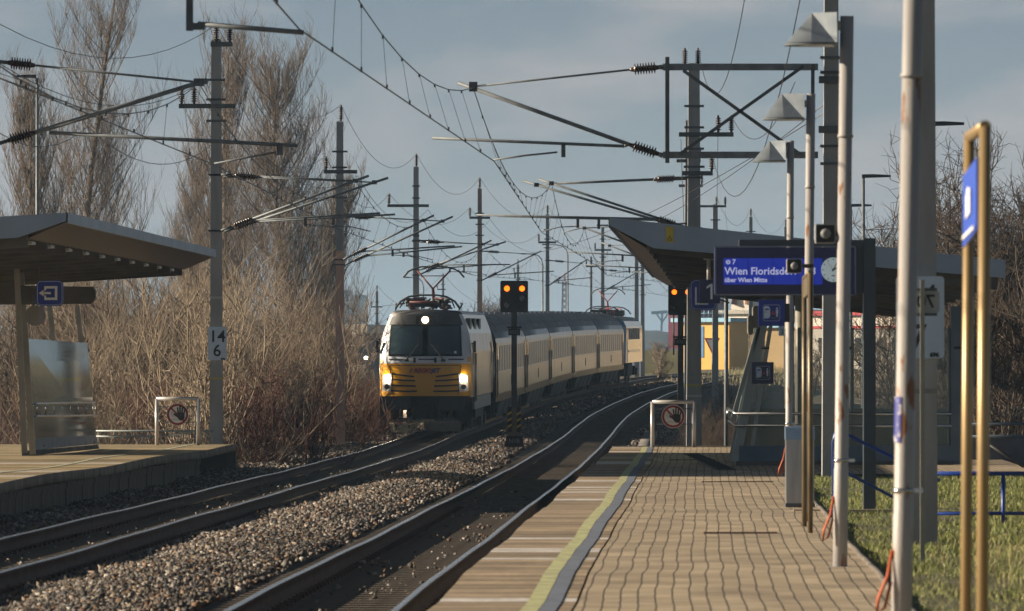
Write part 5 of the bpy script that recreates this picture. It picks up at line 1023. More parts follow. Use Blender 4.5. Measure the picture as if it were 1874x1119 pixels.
p = S_(1525, 505, U, cc.y-.006); q = MB(); q.bb(p.x-3*s, p.x+3*s, p.y-.002, p.y, p.z-1*s, p.z+1*s); q.build('clock_mark', MATS['second_red'], clk)
q = MB(); A = S_(1353, 450, U, 0); B = S_(1600, 439, U, 0); q.bb(A.x, B.x, c.y+.05, c.y+.22, A.z, B.z); q.build('top_beam', darkpost, t)
q = MB(); A = S_(1581, 436, U, 0); B = S_(1603, 936, U, 0); q.bb(A.x, B.x, c.y+.04, c.y+.24, B.z-.2, A.z); q.build('post', darkpost, t)
q = MB(); A = S_(1566, 450, U, 0); B = S_(1582, 537, U, 0); q.bb(A.x, B.x, c.y+.08, c.y+.2, B.z, A.z); q.build('mounting_plate', darkpost, t)
# ---- platform lamps with cone shades
shade_m = mat('lamp_shade_metal', (.52, .58, .63), .30, .75, c2=(.36, .42, .48), scale=5, bump=.12, bscale=6)
def lamp(px_b, yb_, px_t, yt_, U, wpx, m, label, head=None, tilt=True, clampz=None, sticker=None, strap=True):
    b = W(px_b, yb_, U); tp = W(px_t, yt_, U); t = thing('platform_lamp', b, label, 'lamp post', 'cone shaded platform lamps'); r = wpx*U/F9/2
    f = .30; mid = b.lerp(tp, .78)
    q = MB(); q.lathe(b-Vector((0, 0, .1)), mid, [(0, r*1.02), (.25, r*1.02), (.252, r*.97), (1, r*.95)], 20); q.build('pole', m, t)
    q = MB(); q.lathe(mid, tp, [(0, r*1.12), (.02, r*1.12), (.03, r*.98), (1, r*.96)], 20); q.build('upper_pole', paint_white, t)
    q = MB(); z = b+(tp-b)*.0; q.bb(b.x-r*1.5, b.x+r*1.5, b.y-r*1.5, b.y+r*1.5, b.z-.02, b.z+.015); q.build('foot_plate', paint_white, t)
    if clampz: cz_ = S_(0, clampz, U, 0).z; xx = b.x+(tp.x-b.x)*(cz_-b.z)/(tp.z-b.z); q = MB(); q.lathe((xx, b.y, cz_-.015), (xx, b.y, cz_+.015), [(0, r*1.12), (1, r*1.12)], 18); q.bb(xx+r, xx+r*1.9, b.y-r*.4, b.y-r*.2, cz_-.014, cz_+.014); q.build('hose_clamp', chrome, t)
    if head:
        x0, x1, y0, y1, xa = head; A = S_(x0, y1, U, b.y); B = S_(x1, y1, U, b.y); T_0 = S_(xa, y0, U, b.y); T_1 = S_(x1, y0, U, b.y); q = MB(); n = 16; rad = (B.x-A.x)*.5; cx = A.x+rad; vs = []
        ringb = [Vector((cx-math.cos(R(-90+180*k/n))*rad, b.y+math.sin(R(-90+180*k/n))*rad, A.z)) for k in range(n+1)]; ringb = [Vector((B.x, b.y-rad, A.z))]+ringb+[Vector((B.x, b.y+rad, A.z))]
        tA = Vector((T_0.x, b.y, T_0.z)); tB0 = Vector((T_1.x, b.y-rad*.55, T_1.z)); tB1 = Vector((T_1.x, b.y+rad*.55, T_1.z)); tA0 = tA
        m_n = len(ringb); vs = ringb+[tA, tB0, tB1]; fs = [(k, k+1, m_n) for k in range(1, m_n-2)]; q.add(vs, fs, 0, True); q.add(vs, [(0, 1, m_n), (0, m_n, m_n+1), (m_n-2, m_n-1, m_n), (m_n-1, m_n+2, m_n), (m_n, m_n+2, m_n+1), (m_n-1, 0, m_n+1, m_n+2)], 0)
        q.add([v+Vector((0, 0, .02)) for v in ringb], [tuple(range(m_n))], 1); q.build('lamp_shade', [shade_m, mat('lamp_diffuser', (.5, .5, .48), .4)], t)
        q = MB(); q.bar(Vector((T_1.x, b.y, T_1.z-.12)), Vector((tp.x, b.y, T_1.z-.10)), .06, .08); q.build('arm', paint_white, t)
    if strap:
        q = MB(); p0 = b+(tp-b)*.13+Vector((-r, -r*.3, 0)); q.path([p0, p0+Vector((-.03, -.02, -.16)), p0+Vector((-.09, -.03, -.30)), p0+Vector((-.10, -.03, -.40)), p0+Vector((-.05, -.03, -.36)), p0+Vector((-.01, -.02, -.2))], .011, 6); q.build('orange_strap', mat('orange_plastic', (.50, .09, .02), .6), t)
    if sticker:
        x_, y0, y1 = sticker; A = S_(0, y0, U, 0).z; B = S_(0, y1, U, 0).z; q = MB(); n = 8
        cs_ = [b.x+(tp.x-b.x)*(z-b.z)/(tp.z-b.z) for z in (B, A)]
        vs = [(cs_[i]+r*1.05*math.cos(R(175+70*k/n)), b.y+r*1.05*math.sin(R(175+70*k/n)), (B, A)[i]) for i in (0, 1) for k in range(n+1)]
        q.add(vs, [(k, k+1, n+1+k+1, n+1+k) for k in range(n)], 0, True); q.build('sticker', mat('sticker_blue_white', (.05, .06, .28), .4, c2=(.45, .45, .5), scale=14, lo=.55, hi=.6), t)
    return t
lamp(1443, 904, 1447, 258, 71.5, 13, rust1, 'farthest cone lamp, low shade before the braced frame, steel bin at its foot', (1376, 1437, 258, 297, 1409), clampz=776)
lamp(1476, 958, 1484, 172, 57.5, 17, rust2, 'middle cone lamp with rust patches and a brown sign frame at its foot', (1394, 1471, 172, 220, 1431), strap=False)
lamp(1537, 1040, 1550, 30, 44.4, 26, rust1, 'second nearest cone lamp on a thick rust spotted pole', (1434, 1530, 24, 84, 1486), clampz=843)
lamp(1648, 1085+95, 1674, -150, 31.3, 37, rust2, 'nearest and thickest lamp pole with a blue sticker, its shade above the frame', None, clampz=898, sticker=(0, 726, 810))
# brown sign frame seen edge on
t = thing('sign_frame', W(1480, 975, 54.5), 'brown edge on tube frame standing against the middle cone lamp', 'sign frame'); brownp = mat('bronze_tube_paint', (.20, .155, .09), .4, .3, c2=(.13, .10, .06), scale=3)
for px, U, y0 in ((1472, 56, 510), (1483, 54, 500)): q = MB(); a = W(px, y0, U); q.tube((a.x, a.y, PZ), a, .028, 10); q.build('frame_tube', brownp, t)
q = MB(); q.tube(W(1472, 510, 56), W(1483, 500, 54), .03, 8); q.bar(W(1474, 530, 55.7), W(1482, 522, 54.3), .05, .2); q.build('frame_top', brownp, t)
# golden sign frame near the camera
t = thing('information_sign', W(1790, 1150, 24.5), 'golden tube frame with a narrow blue sign seen edge on, at far right', 'sign'); gold = mat('golden_tube_paint', (.36, .265, .14), .38, .35, c2=(.40, .28, .13), scale=3)
p = []
for px, U, y0, pxb in ((1774, 26.2, 250, 1766), (1803, 24.2, 232, 1796)): q = MB(); a = W(px, y0, U); b = W(pxb, 1090, U); q.tube((b.x, b.y, PZ-.1), a, .029, 12); q.build('frame_tube', gold, t); p.append(a)
q = MB(); q.tube(p[0], p[1], .031, 10); q.build('frame_top', gold, t)
q = MB(); a = W(1762, 300, 26.0); b = W(1787, 300, 24.4); zt_ = W(0, 298, 25).z; zb_ = W(0, 445, 25).z; q.prism([(a.x, a.y, zt_-.03), (b.x, b.y, zt_), (b.x, b.y, zb_+.05), (a.x, a.y, zb_)], (.012, .0, 0)); q.build('sign_panel', mat('bright_blue_panel', (.03, .09, .55), .35, c2=(.025, .08, .5)), t)
d = Vector((b.x-a.x, b.y-a.y, 0)); 
q = MB(); mid = Vector(((a.x+b.x)/2, (a.y+b.y)/2, (zt_+zb_)/2)); n_ = Vector((-.006, -.0, 0)); e_ = d*.16
q.prism([mid-e_+Vector((-.004, 0, -.07)), mid+e_+Vector((-.004, 0, -.05)), mid+e_+Vector((-.004, 0, .07)), mid-e_*.2+Vector((-.004, 0, .09)), mid-e_+Vector((-.004, 0, .04))], n_); q.build('white_symbol', whitep, t)
q = MB(); q.prism([mid-d*.4+Vector((-.004, 0, -.165)), mid+d*.4+Vector((-.004, 0, -.145)), mid+d*.4+Vector((-.004, 0, -.125)), mid-d*.4+Vector((-.004, 0, -.145))], n_); q.build('white_line', whitep, t)
# small mirrored plate on a thin pole
t = thing('speed_sign', W(1688, 1034, 46), 'small grey 70 plate seen reversed on a thin pole before the white 7 board', 'sign'); U = 46; s = U/F9; a = W(1688, 513, U); b = W(1688, 1034, U); q = MB(); q.bb(a.x-.02, a.x+.02, a.y-.02, a.y+.02, b.z-.15, a.z); q.build('pole', mat('pole_greenish', (.30, .30, .26), .5, .3), t)
c = W(1695, 553, U); q = MB(); q.prism(rrect(c.x, c.y+.03, c.z, 50*s, 42*s, 8*s), (0, .008, 0)); pl = q.build('plate', mat('plate_grey_green', (.34, .38, .38), .5, c2=(.28, .32, .32)), t); text_mesh('70', 34*s, facing((c.x, c.y+.027, c.z), mirror=True), 'lettering', black, pl, bold=.003)
for py in (530, 576): q = MB(); c2_ = W(1693, py, U); q.bb(c2_.x-22*s, c2_.x+22*s, c2_.y-.0, c2_.y+.025, c2_.z-2.5*s, c2_.z+2.5*s); q.build('bracket', dsteel, t)
# square black floodlights
def flood(px, py, w, U, pole_px, label):
    s = U/F9; c = W(px, py, U); t = thing('loudspeaker', c, label, 'loudspeaker', 'square black loudspeakers'); q = MB(); q.prism(rrect(c.x, c.y, c.z, w*s, w*s*.96, 3*s), (0, .16, 0)); h = q.build('housing', paint_white, t); q = MB(); q.prism(rrect(c.x, c.y-.004, c.z, w*s*.9, w*s*.86, 2.5*s), (0, .006, 0)); q.build('front_panel', black, t)
    q = MB(); q.lathe(c+Vector((0, -.005, 0)), c-Vector((0, .03, 0)), [(0, w*s*.26), (.6, w*s*.22), (1, w*s*.10)], 18); q.build('cone', mat('speaker_cone', (.22, .23, .24), .5), t); q = MB(); a = W(pole_px, py, U); q.bar(c+Vector((w*s*.5, .06, 0)), a+Vector((0, .06, 0)), .03, .045); q.build('bracket', mat('rusty_bracket', (.07, .045, .035), .7), t)
flood(1511, 428, 37, 44.4, 1556, 'larger square black loudspeaker bracketed to the second nearest lamp pole'); flood(1454, 487, 28, 57, 1490, 'smaller square black loudspeaker in front of the departure board')
# stainless bin
t = thing('litter_bin', W(1463, 927, 64.7), 'stainless steel litter bin with a rounded hood and dark slot', 'litter bin'); U = 64.7; s = U/F9; a = W(1439, 927, U); b = W(1490, 805, U); binm = mat('brushed_steel', (.42, .42, .43), .32, .85, c2=(.34, .34, .35), scale=4, mscale=(8, 8, .5))
q = MB(); q.bb(a.x, b.x, a.y, a.y+.36, a.z, b.z); q.build('body', binm, t); q = MB(); n = 8; r_ = (W(0, 781, U).z-b.z); pts = [(a.x+.01, a.y-.012, b.z), (b.x-.01, a.y-.012, b.z)]+[(b.x-.01-(1-math.cos(R(90*k/n)))*0, 0, 0) for k in range(0)]
pr = [(b.x-.0, b.z)]+[(b.x-(1-math.sin(R(90*k/n)))*.0, b.z) for k in range(0)]; prof = [(-.012, b.z), (-.012, b.z+r_*.55), (.05, b.z+r_*.9), (.14, b.z+r_), (.37, b.z+r_), (.37, b.z)]
q.prism([(a.x-.008, a.y+p[0], p[1]) for p in prof], (b.x-a.x+.016, 0, 0)); q.build('hood', mat('bin_hood', (.25, .36, .52), .3, .7, c2=(.2, .3, .44)), t)
q = MB(); c = W(1474, 852, U); q.prism(rrect(c.x, a.y-.004, c.z, 14*s, 9*s, 3*s), (0, .01, 0)); q.build('slot', black, t); q = MB(); q.bb(a.x+5*s, b.x-3*s, a.y-.006, a.y, a.z+6*s, b.z-6*s); q.build('door', binm, t); q = MB(); q.bb(a.x-.01, b.x+.01, a.y-.01, a.y+.37, a.z-.01, a.z+.04); q.build('base', dsteel, t)
# blue ramp railings
bl = mat('blue_rail_paint', (.012, .05, .30), .35, c2=(.01, .04, .24), scale=3)
t = thing('ramp_railing', W(1526, 985, 62), 'blue tube handrail sloping down behind the lamp posts', 'railing'); U = 62
q = MB(); q.path([W(1526, 960, U), W(1525, 810, U), W(1528, 795, U), W(1535, 790, U), W(1550, 796, U), W(1650, 845, U), W(1720, 880, U)], .022, 8); q.build('top_rail', bl, t); q = MB(); q.path([W(1526, 855, U), W(1550, 866, U), W(1650, 918, U)], .02, 8); q.build('lower_rail', bl, t)
t = thing('ramp_railing', W(1835, 1000, 58), 'level blue two rail fence at the right edge of the picture', 'railing'); U = 58
for py in (867, 940): q = MB(); q.path([W(1690, py, U), W(1900, py, U)], .025 if py < 900 else .022, 8); q.build('rail', bl, t)
for px in (1836, 1712): q = MB(); q.tube(W(px, 867, U), W(px, 1010, U), .024, 8); q.build('post', bl, t)
q = MB(); a = W(1540, 937, 62.5); b = W(1640, 937, 62.5); q.bb(a.x-.6, b.x+.2, a.y, a.y+.2, PZ-.1, PZ+.02); o = q.build('edging_stone', MATS['end_kerb'], None, base=a); tag(o, 'pale edging stone in the grass at the foot of the departure board post', 'kerb')
# pale railing and stairs at far right
t = thing('stair_railing', W(1800, 850, 100), 'pale blue grey railing of the stairs beyond the golden frame', 'railing'); U = 98
for py in (776, 799): q = MB(); q.path([W(1770, py, U), W(1920, py, U)], .03, 8); q.build('rail', base_m, t)
for k in range(14): q = MB(); x = 1775+k*11; q.tube(W(x, 776, U), W(x, 745, U), .012, 5); q.build('baluster', dsteel, t)
q = MB(); q.path([W(1812, 815, 90), W(1874, 855, 90)], .03, 6); q.build('sloping_rail', black, t)
q = MB(); a = W(1760, 800, 99); b = W(1940, 870, 99); q.bb(a.x, b.x, a.y, a.y+.2, b.z-.5, a.z); o = q.build('stair_wall', mat('stair_wall_grey', (.16, .17, .20), .8, c2=(.10, .10, .13), scale=2), None, base=a); tag(o, 'grey retaining wall of the stairs at far right', 'wall')
# ================================================================== TREES, SHRUBS, DRY GRASS
def sticks_mesh(name, st, m, parent=None):
    A = np.array([s[0] for s in st]); B = np.array([s[1] for s in st]); ra = np.array([s[2] for s in st]); rb = np.array([s[3] for s in st])
    D = B-A; D /= np.maximum(np.linalg.norm(D, axis=1, keepdims=True), 1e-6); up = np.where(np.abs(D[:, 2:3]) > .9, np.array([[1., 0, 0]]), np.array([[0, 0, 1.]]))
    Uu = np.cross(D, up); Uu /= np.linalg.norm(Uu, axis=1, keepdims=True); Vv = np.cross(D, Uu); V = []
    for P_, r in ((A, ra), (B, rb)):
        for k in range(3): an = 2*math.pi*k/3; V.append(P_+(Uu*math.cos(an)+Vv*math.sin(an))*r[:, None])
    V = np.stack(V, 1).reshape(-1, 3); b0 = (np.arange(len(st))*6)[:, None]
    Fc = np.concatenate([b0+np.array([[k, (k+1) % 3, 3+(k+1) % 3, 3+k]]) for k in range(3)], 0)
    return rawmesh(name, V, Fc, m, parent=parent)
def grow(rg, p, d, L, r, n, up, wig, st):
    """one wavy limb of n segments; returns its points"""
    pts = [p]; d = d/np.linalg.norm(d); s = L/n
    for i in range(n):
        d = d+np.array([rg.gauss(0, wig), rg.gauss(0, wig), rg.gauss(0, wig)+up]); d = d/np.linalg.norm(d); q = p+d*s
        r2 = r*(1-.8*(i+1)/n)+.003; st.append((p, q, r*(1-.8*i/n)+.003, r2)); p = q; pts.append(p)
    return pts
def rvec(rg, tilt, az=None):
    az = rg.uniform(0, 6.283) if az is None else az; return np.array([math.sin(tilt)*math.cos(az), math.sin(tilt)*math.sin(az), math.cos(tilt)])
bark = mat('bark_grey_brown', (.17, .135, .10), .9, c2=(.09, .07, .055), scale=2, bump=.4); twig = mat('twig_tan', (.21, .165, .125), .85, c2=(.12, .09, .068), scale=.9)
twig_red = mat('twig_reddish_brown', (.15, .075, .055), .85, c2=(.08, .042, .034), scale=1.3); twig_pale = mat('twig_pale_straw', (.37, .305, .225), .85, c2=(.19, .15, .11), scale=.8); twig_dark = mat('twig_dark', (.10, .07, .05), .9, c2=(.05, .038, .03), scale=1)
def poplar(seed, H, Wd, label, loc, n1=85, n2=15, n3=4, group=None, m=None):
    rg = random.Random(seed); t = thing('poplar_tree', loc, label, 'tree', group); tr = []; cr = []
    tp = grow(rg, np.array([0, 0, -.5]), np.array([0, 0, 1.]), H*.93, H*.013, 14, .05, .03, tr)
    for i in range(n1):
        f = rg.uniform(.06, .93); k = min(int(f*14), 13); p = tp[k]+(tp[k+1]-tp[k])*(f*14-k); L = H*rg.uniform(.16, .34)*(1-.55*f)
        prof_ = math.sin(min(1, (f+.12)*1.15)*math.pi)**.5 if f < .9 else .4
        az = rg.uniform(0, 6.283); l1 = grow(rg, p, rvec(rg, rg.uniform(.35, .75), az), L, .028*(1-.4*f)+.012, 6, .16, .05, tr if L > H*.24 else cr)
        for j in range(n2):
            g = rg.uniform(.15, 1); q = l1[min(5, int(g*6))]; q = q+(l1[min(6, int(g*6)+1)]-q)*rg.random(); az2 = rg.uniform(0, 6.28)
            l2 = grow(rg, q, rvec(rg, rg.uniform(.12, .5), az2), L*rg.uniform(.22, .6), .009, 3, .16, .06, cr)
            for k3 in range(n3): q3 = l2[rg.randint(0, 2)]+(l2[1]-l2[0])*rg.random(); grow(rg, q3, rvec(rg, rg.uniform(.1, .5)), L*rg.uniform(.1, .25), .0055, 2, .1, .08, cr)
    for s_ in (tr, cr):
        for i, (a, b, c, d) in enumerate(s_): s_[i] = (a*np.array([Wd, Wd, 1]), b*np.array([Wd, Wd, 1]), c, d)
    sticks_mesh('trunk', tr, bark, t); sticks_mesh('crown', cr, m or twig, t); return t
def ploc(px, U, z=None): w = W(px, 681, U); return (w.x, w.y, float(ZT(w.y))-.6 if z is None else z)
pops = [(152, 262, 23.5, 1.65, 'tall bare poplar above the left shelter roof, its top cut by the frame'), (408, 268, 20.5, 1.45, 'tall bare poplar behind the mast with the 14 6 board'),
        (528, 255, 19.0, 1.75, 'broad bare poplar between the 14 6 mast and the reddish mast'), (40, 250, 17.5, 1.3, 'bare poplar at the far left edge behind the lamp pole'), (572, 280, 13.5, 1.5, 'lower bare poplar crown just left of the reddish mast'), (348, 300, 15.5, 1.3, 'shorter bare poplar left of the 14 6 mast')]
for i, (px, U, H, wd_, lab) in enumerate(pops): poplar(20+i, H, wd_, lab, ploc(px, U), n1=110 if i != 2 else 150, group='bare poplars at left')
def round_tree(seed, H, spread, label, loc, m=None, n1=26, n2=16, n3=5, name='bare_tree', group=None, thin=1, cat='tree'):
    rg = random.Random(seed); t = thing(name, loc, label, cat, group); tr = []; cr = []
    tp = grow(rg, np.array([0, 0, -.4]), np.array([0, 0, 1.]), H*.6, H*.017, 8, .03, .06, tr)
    for i in range(n1):
        f = rg.uniform(.3, 1); k = min(int(f*8), 7); p = tp[k]; L = H*rg.uniform(.28, .5); l1 = grow(rg, p, rvec(rg, rg.uniform(.3, 1.2)), L*spread, .035*thin, 6, .07, .16, tr)
        for j in range(n2):
            q = l1[rg.randint(1, 5)]; l2 = grow(rg, q, rvec(rg, rg.uniform(.2, 1.4)), L*rg.uniform(.2, .5)*spread, .014*thin, 4, .06, .22, cr)
            for _ in range(n3): grow(rg, l2[rg.randint(1, 3)], rvec(rg, rg.uniform(.2, 1.5)), L*rg.uniform(.08, .22), .007*thin, 2, .04, .25, cr)
    sticks_mesh('trunk', tr, bark, t); sticks_mesh('crown', cr, m or twig, t); return t
round_tree(61, 7.2, 1.1, 'round bare tree behind the roof of the front coaches, left of the signal', ploc(905, 300), n1=34, thin=1.1)
round_tree(62, 4.2, .8, 'small pale bare tree right of the rear locomotive', ploc(1205, 330), m=twig_pale, thin=.9, n1=18)
round_tree(63, 11.2, 1.1, 'dark bare tree with seed clusters beyond the golden frame', ploc(1800, 165), m=twig_dark, n1=44, n2=18, thin=1.3)
round_tree(64, 11.0, .95, 'dark bare tree just right of the nearest mast', ploc(1735, 175), m=twig_dark, n1=30, thin=1.2)
round_tree(67, 9.5, 1.1, 'dark bare tree at the right edge of the picture', ploc(1868, 150), m=twig_dark, n1=40, n2=18, thin=1.2)
round_tree(65, 5.2, 1.1, 'pale bare tree seen through the glass shelter', ploc(1610, 190), m=twig_pale, n1=14, thin=1.2)
round_tree(66, 4.6, 1.2, 'low bare tree behind the left part of the glass shelter', ploc(1480, 230), m=twig_pale, n1=12, thin=1.1)
# shrubs: a few models, copied along the slope at left
def shrub(seed, H, nst, m, name='leafless_shrub', spread=.5, n2=9):
    rg = random.Random(seed); t = thing(name, (0, 0, 0), 'x', 'shrub'); st = []; tw = []
    for i in range(nst):
        p = np.array([rg.gauss(0, .45), rg.gauss(0, .6), -.3]); L = H*rg.uniform(.5, 1.05); l1 = grow(rg, p, rvec(rg, abs(rg.gauss(0, spread))), L, .020, 6, .03, .09, st)
        for j in range(n2):
            l2 = grow(rg, l1[rg.randint(1, 5)], rvec(rg, rg.uniform(.2, 1.1)), L*rg.uniform(.15, .45), .009, 3, .05, .16, tw)
            for _ in range(3): grow(rg, l2[rg.randint(0, 2)], rvec(rg, rg.uniform(.2, 1.2)), L*rg.uniform(.06, .18), .0055, 2, .04, .2, tw)
    sticks_mesh('stems', st, m, t); sticks_mesh('twigs', tw, m, t); return t
protos = [shrub(1, 5.4, 26, twig, n2=12), shrub(2, 4.6, 28, twig_pale, spread=.7, n2=11), shrub(3, 3.0, 40, twig_red, n2=11), shrub(4, 6.6, 15, twig_pale, spread=.42, n2=13), shrub(5, 4.2, 34, twig_dark, n2=12), shrub(6, 2.2, 42, twig_red, spread=.8, n2=10)]
rg = random.Random(99); used = set()
LAB = {0: 'leafless tan shrub in the thicket between the left shelter and the tracks', 1: 'pale leaning leafless shrub in the thicket at left', 2: 'low reddish brown shrub at the front of the thicket at left', 3: 'tall thin leafless shrub standing above the thicket at left', 4: 'dense dark leafless shrub in the brush beside the railway', 5: 'low spreading reddish shrub close to the gravel at left'}
def put_shrub(i, px, U, sc, z=None):
    o = protos[i] if i not in used else copy_tree(protos[i]); used.add(i)
    o.location = ploc(px, U, z); o.rotation_euler = (rg.uniform(-.05, .05), rg.uniform(-.05, .22), rg.uniform(0, 6.28)); o.scale = (sc, sc, sc*rg.uniform(.9, 1.1)); o['label'] = LAB[i]; o['category'] = 'shrub'; o['group'] = 'thicket shrubs kind %s' % 'abcdef'[i]; WL[o.name] = Vector(o.location)
rows = [(128, 60, 490, 34, (2, 5, 1)), (142, 40, 455, 30, (2, 4, 1)), (160, 20, 575, 24, (0, 1, 2, 4)), (165, 580, 665, 22, (5, 2, 5)), (185, 10, 580, 22, (0, 4, 3, 1)), (190, 590, 690, 20, (2, 5)), (215, 0, 590, 22, (0, 3, 4, 3))]
for U, x0, x1, dx, kinds in rows:
    x = x0
    while x < x1:
        put_shrub(rg.choice(kinds), x+rg.uniform(-8, 8), U*rg.uniform(.95, 1.06), rg.uniform(.8, 1.12)); x += dx*rg.uniform(.75, 1.2)
for px, U, i, sc in ((250, 156, 3, 1.12), (300, 155, 3, 1.0), (285, 140, 3, .95), (215, 150, 0, 1.2), (440, 150, 3, .9), (560, 172, 1, 1.0), (590, 168, 2, .9)): put_shrub(i, px, U, sc)
for px, U, i, sc in ((1725, 140, 4, 1.1), (1760, 128, 4, 1.2), (1800, 135, 4, 1.25), (1840, 125, 4, 1.3), (1870, 145, 4, 1.3), (1780, 160, 4, 1.4), (1300, 150, 4, .45), (1330, 140, 4, .5), (1290, 135, 4, .35), (1345, 165, 4, .6), (1320, 128, 4, .4)): put_shrub(i, px, U, sc)  # small dark shrubs by the right roof carry its shade in their colour
# dry grass and brush that nobody could count
def slope_z(o, y): return ZT(y)-.62+0*o
blades('dry_grass', 60000, (-9.8-4, -8.0), 121*K, 240*K, .35, 1.25, [(.36, .25, .11), (.24, .16, .07), (.18, .09, .05), (.42, .31, .15), (.28, .17, .08)], 'tall dry golden grass between the gravel and the thicket', zf=slope_z, w=.009, lean=.55)
blades('dead_brushwood', 110000, (-34, -10), 121*K, 260*K, .5, 2.4, [(.06, .04, .03), (.045, .028, .022), (.10, .06, .042), (.15, .10, .07)], 'dense dead brushwood filling the ground under the thicket', zf=slope_z, w=.006, lean=1.0)
blades('brush_right', 9000, (4.2, 8), 118*K, 200*K, .2, .8, [(.08, .06, .04), (.05, .04, .03), (.16, .10, .06)], 'dark low brush beside the track past the right platform', zf=lambda o, y: ZT(y)-1.25+0*o, w=.01, lean=.8)
blades('weeds_right', 2600, (7.6, 12), 50*K, 62*K, .3, 1.15, [(.30, .19, .12), (.20, .11, .07), (.40, .30, .18)], 'tall dead reddish weeds behind the blue fence at right', zf=lambda o, y: PZ-.25+0*o, w=.006, lean=.35)
blades('far_grass', 26000, (-3, 60), 300*K, 420*K, .2, .7, [(.26, .24, .10), (.34, .30, .16), (.16, .15, .07)], 'pale dry grass on the far bank beyond the tracks', zf=lambda o, y: ZT(y)-.3+np.clip((y-430)/120, 0, 1)*.9+0*o, w=.02, lean=.8)
# ================================================================== BACKGROUND
bluehaze = mat('far_building_haze_blue', (.13, .24, .34), .8, c2=(.10, .19, .28), scale=.02)  # distance haze put into the colour; also used on the crane
def far(px, U): return ploc(px, U)
def bldg(name, x0, x1, y0, y1, U, depth, m, label, cat='building', ybase=None, build=None):
    a = W(x0, y1, U); b = W(x1, y0, U); t = thing(name, (a.x, a.y, a.z), label, cat); q = MB(); q.bb(a.x, b.x, a.y, a.y+depth, a.z-3, b.z); q.build('wall', m, t); return t, a, b
def winrow(t, a, b, n, z0, z1, m, inset=.06, x0=0, x1=1):
    Wd = (b.x-a.x)*(x1-x0); 
    for k in range(n): q = MB(); xa = a.x+(b.x-a.x)*x0+Wd*(k+.25)/n; q.bb(xa, xa+Wd*.5/n, a.y-.04, a.y+.02, z0, z1); q.build('window', m, t)
wy = mat('sunlit_ochre_plaster', (.74, .46, .12), .85, c2=(.66, .40, .10), scale=.3); ww_ = mat('white_plaster', (.74, .70, .62), .8, c2=(.66, .62, .55), scale=.3); dkwin = mat('dark_window', (.03, .035, .04), .2); redm = mat('red_trim', (.50, .03, .04), .5); cyan = mat('pale_blue_roofing', (.22, .42, .58), .4, .3)
def sunface(t, a, b, m, dz): # a skewed wing whose long wall looks to the sun at left
    pass
# ochre building: walls turned towards the left
def turned(name, px0, px1, y0, y1, U, ang, m, label, depth=8, roof=None, cat='building', over=.5):
    a = W(px0, y1, U); wd = (px1-px0)*U/F9/math.cos(R(ang)); h = (y1-y0)*U/F9; t = thing(name, (a.x, a.y, a.z), label, cat, rot=(0, 0, R(ang))); q = MB(); q.bb(0, wd, 0, depth, -3, h); child(q, 'wall', m, t)
    if roof: q = MB(); q.bb(-over, wd+over, -over, depth+over, h, h+.35); child(q, 'roof', roof, t)
    return t, wd, h
t, wd, h = turned('ochre_building', 1242, 1332, 590, 674, 430, -38, wy, 'sunlit ochre building with pale blue roof edge behind the signal', 14, cyan)
for k in range(12): q = MB(); q.tube((k*wd/11, -.3, h+.35), (k*wd/11, -.3, h+1.1), .04, 5); child(q, 'roof_railing_post', cyan, t)
q = MB(); q.tube((0, -.3, h+1.1), (wd, -.3, h+1.1), .04, 5); q.tube((0, -.3, h+.75), (wd, -.3, h+.75), .03, 5); child(q, 'roof_railing', cyan, t)
q = MB(); q.bb(wd*.38, wd*.50, -.05, .02, .9, 3.6); child(q, 'blue_door', mat('blue_door', (.05, .18, .42), .5), t)
t, wd, h = turned('white_hall', 1325, 1440, 575, 672, 470, -40, ww_, 'white sunlit hall between the L sign pole and the shelter', 14, mat('hall_roof', (.34, .33, .30), .7))
for k in range(6): q = MB(); q.bb(wd*(.08+.15*k), wd*(.12+.15*k), -.05, .02, 1, 2.6); child(q, 'window', dkwin, t)
t, wd, h = turned('tan_building', 1400, 1500, 600, 690, 400, -38, mat('tan_plaster', (.60, .44, .22), .85, c2=(.52, .38, .19), scale=.3), 'tan building with a blue roof edge seen through the shelter glass', 10, cyan)
t, wd, h = turned('white_red_building', 1485, 1700, 578, 680, 380, -35, ww_, 'white building with red trim behind the departure board post', 14, redm, over=.3)
q = MB(); q.bb(0, wd, -.06, .0, h-1.0, h-.8); child(q, 'red_band', redm, t); q = MB(); q.bb(wd*.1, wd*.9, 2, 8, h+.3, h+1.8); child(q, 'upper_storey', ww_, t)
for k in range(9): q = MB(); q.bb(wd*(.06+.10*k), wd*(.105+.10*k), -.05, .02, h*.35, h*.6); child(q, 'window', dkwin, t)
t, wd, h = turned('dark_red_building', 1223, 1272, 545, 600, 700, -20, mat('dark_red_cladding', (.22, .03, .06), .7), 'dark red building block just behind the right signal', 14)
t, wd, h = turned('tile_tower', 1338, 1372, 540, 600, 520, -30, ww_, 'small white roof structure with a bent brown pipe left of the shelter', 6); q = MB(); q.path([(wd*.2, -.2, h-1), (wd*.25, -.2, h+.6), (wd*.6, -.2, h+.9), (wd*.9, -.2, h+.2), (wd*.95, -.2, h-1)], .35, 8); child(q, 'bent_pipe', mat('pipe_brown', (.35, .17, .10), .5), t)
t, wd, h = turned('yard_wall', 1180, 1245, 641, 676, 440, -8, mat('greenish_yard_wall', (.30, .31, .20), .9, c2=(.24, .25, .16), scale=.5), 'low greenish wall between the rear locomotive and the ochre building', .4, cat='wall')
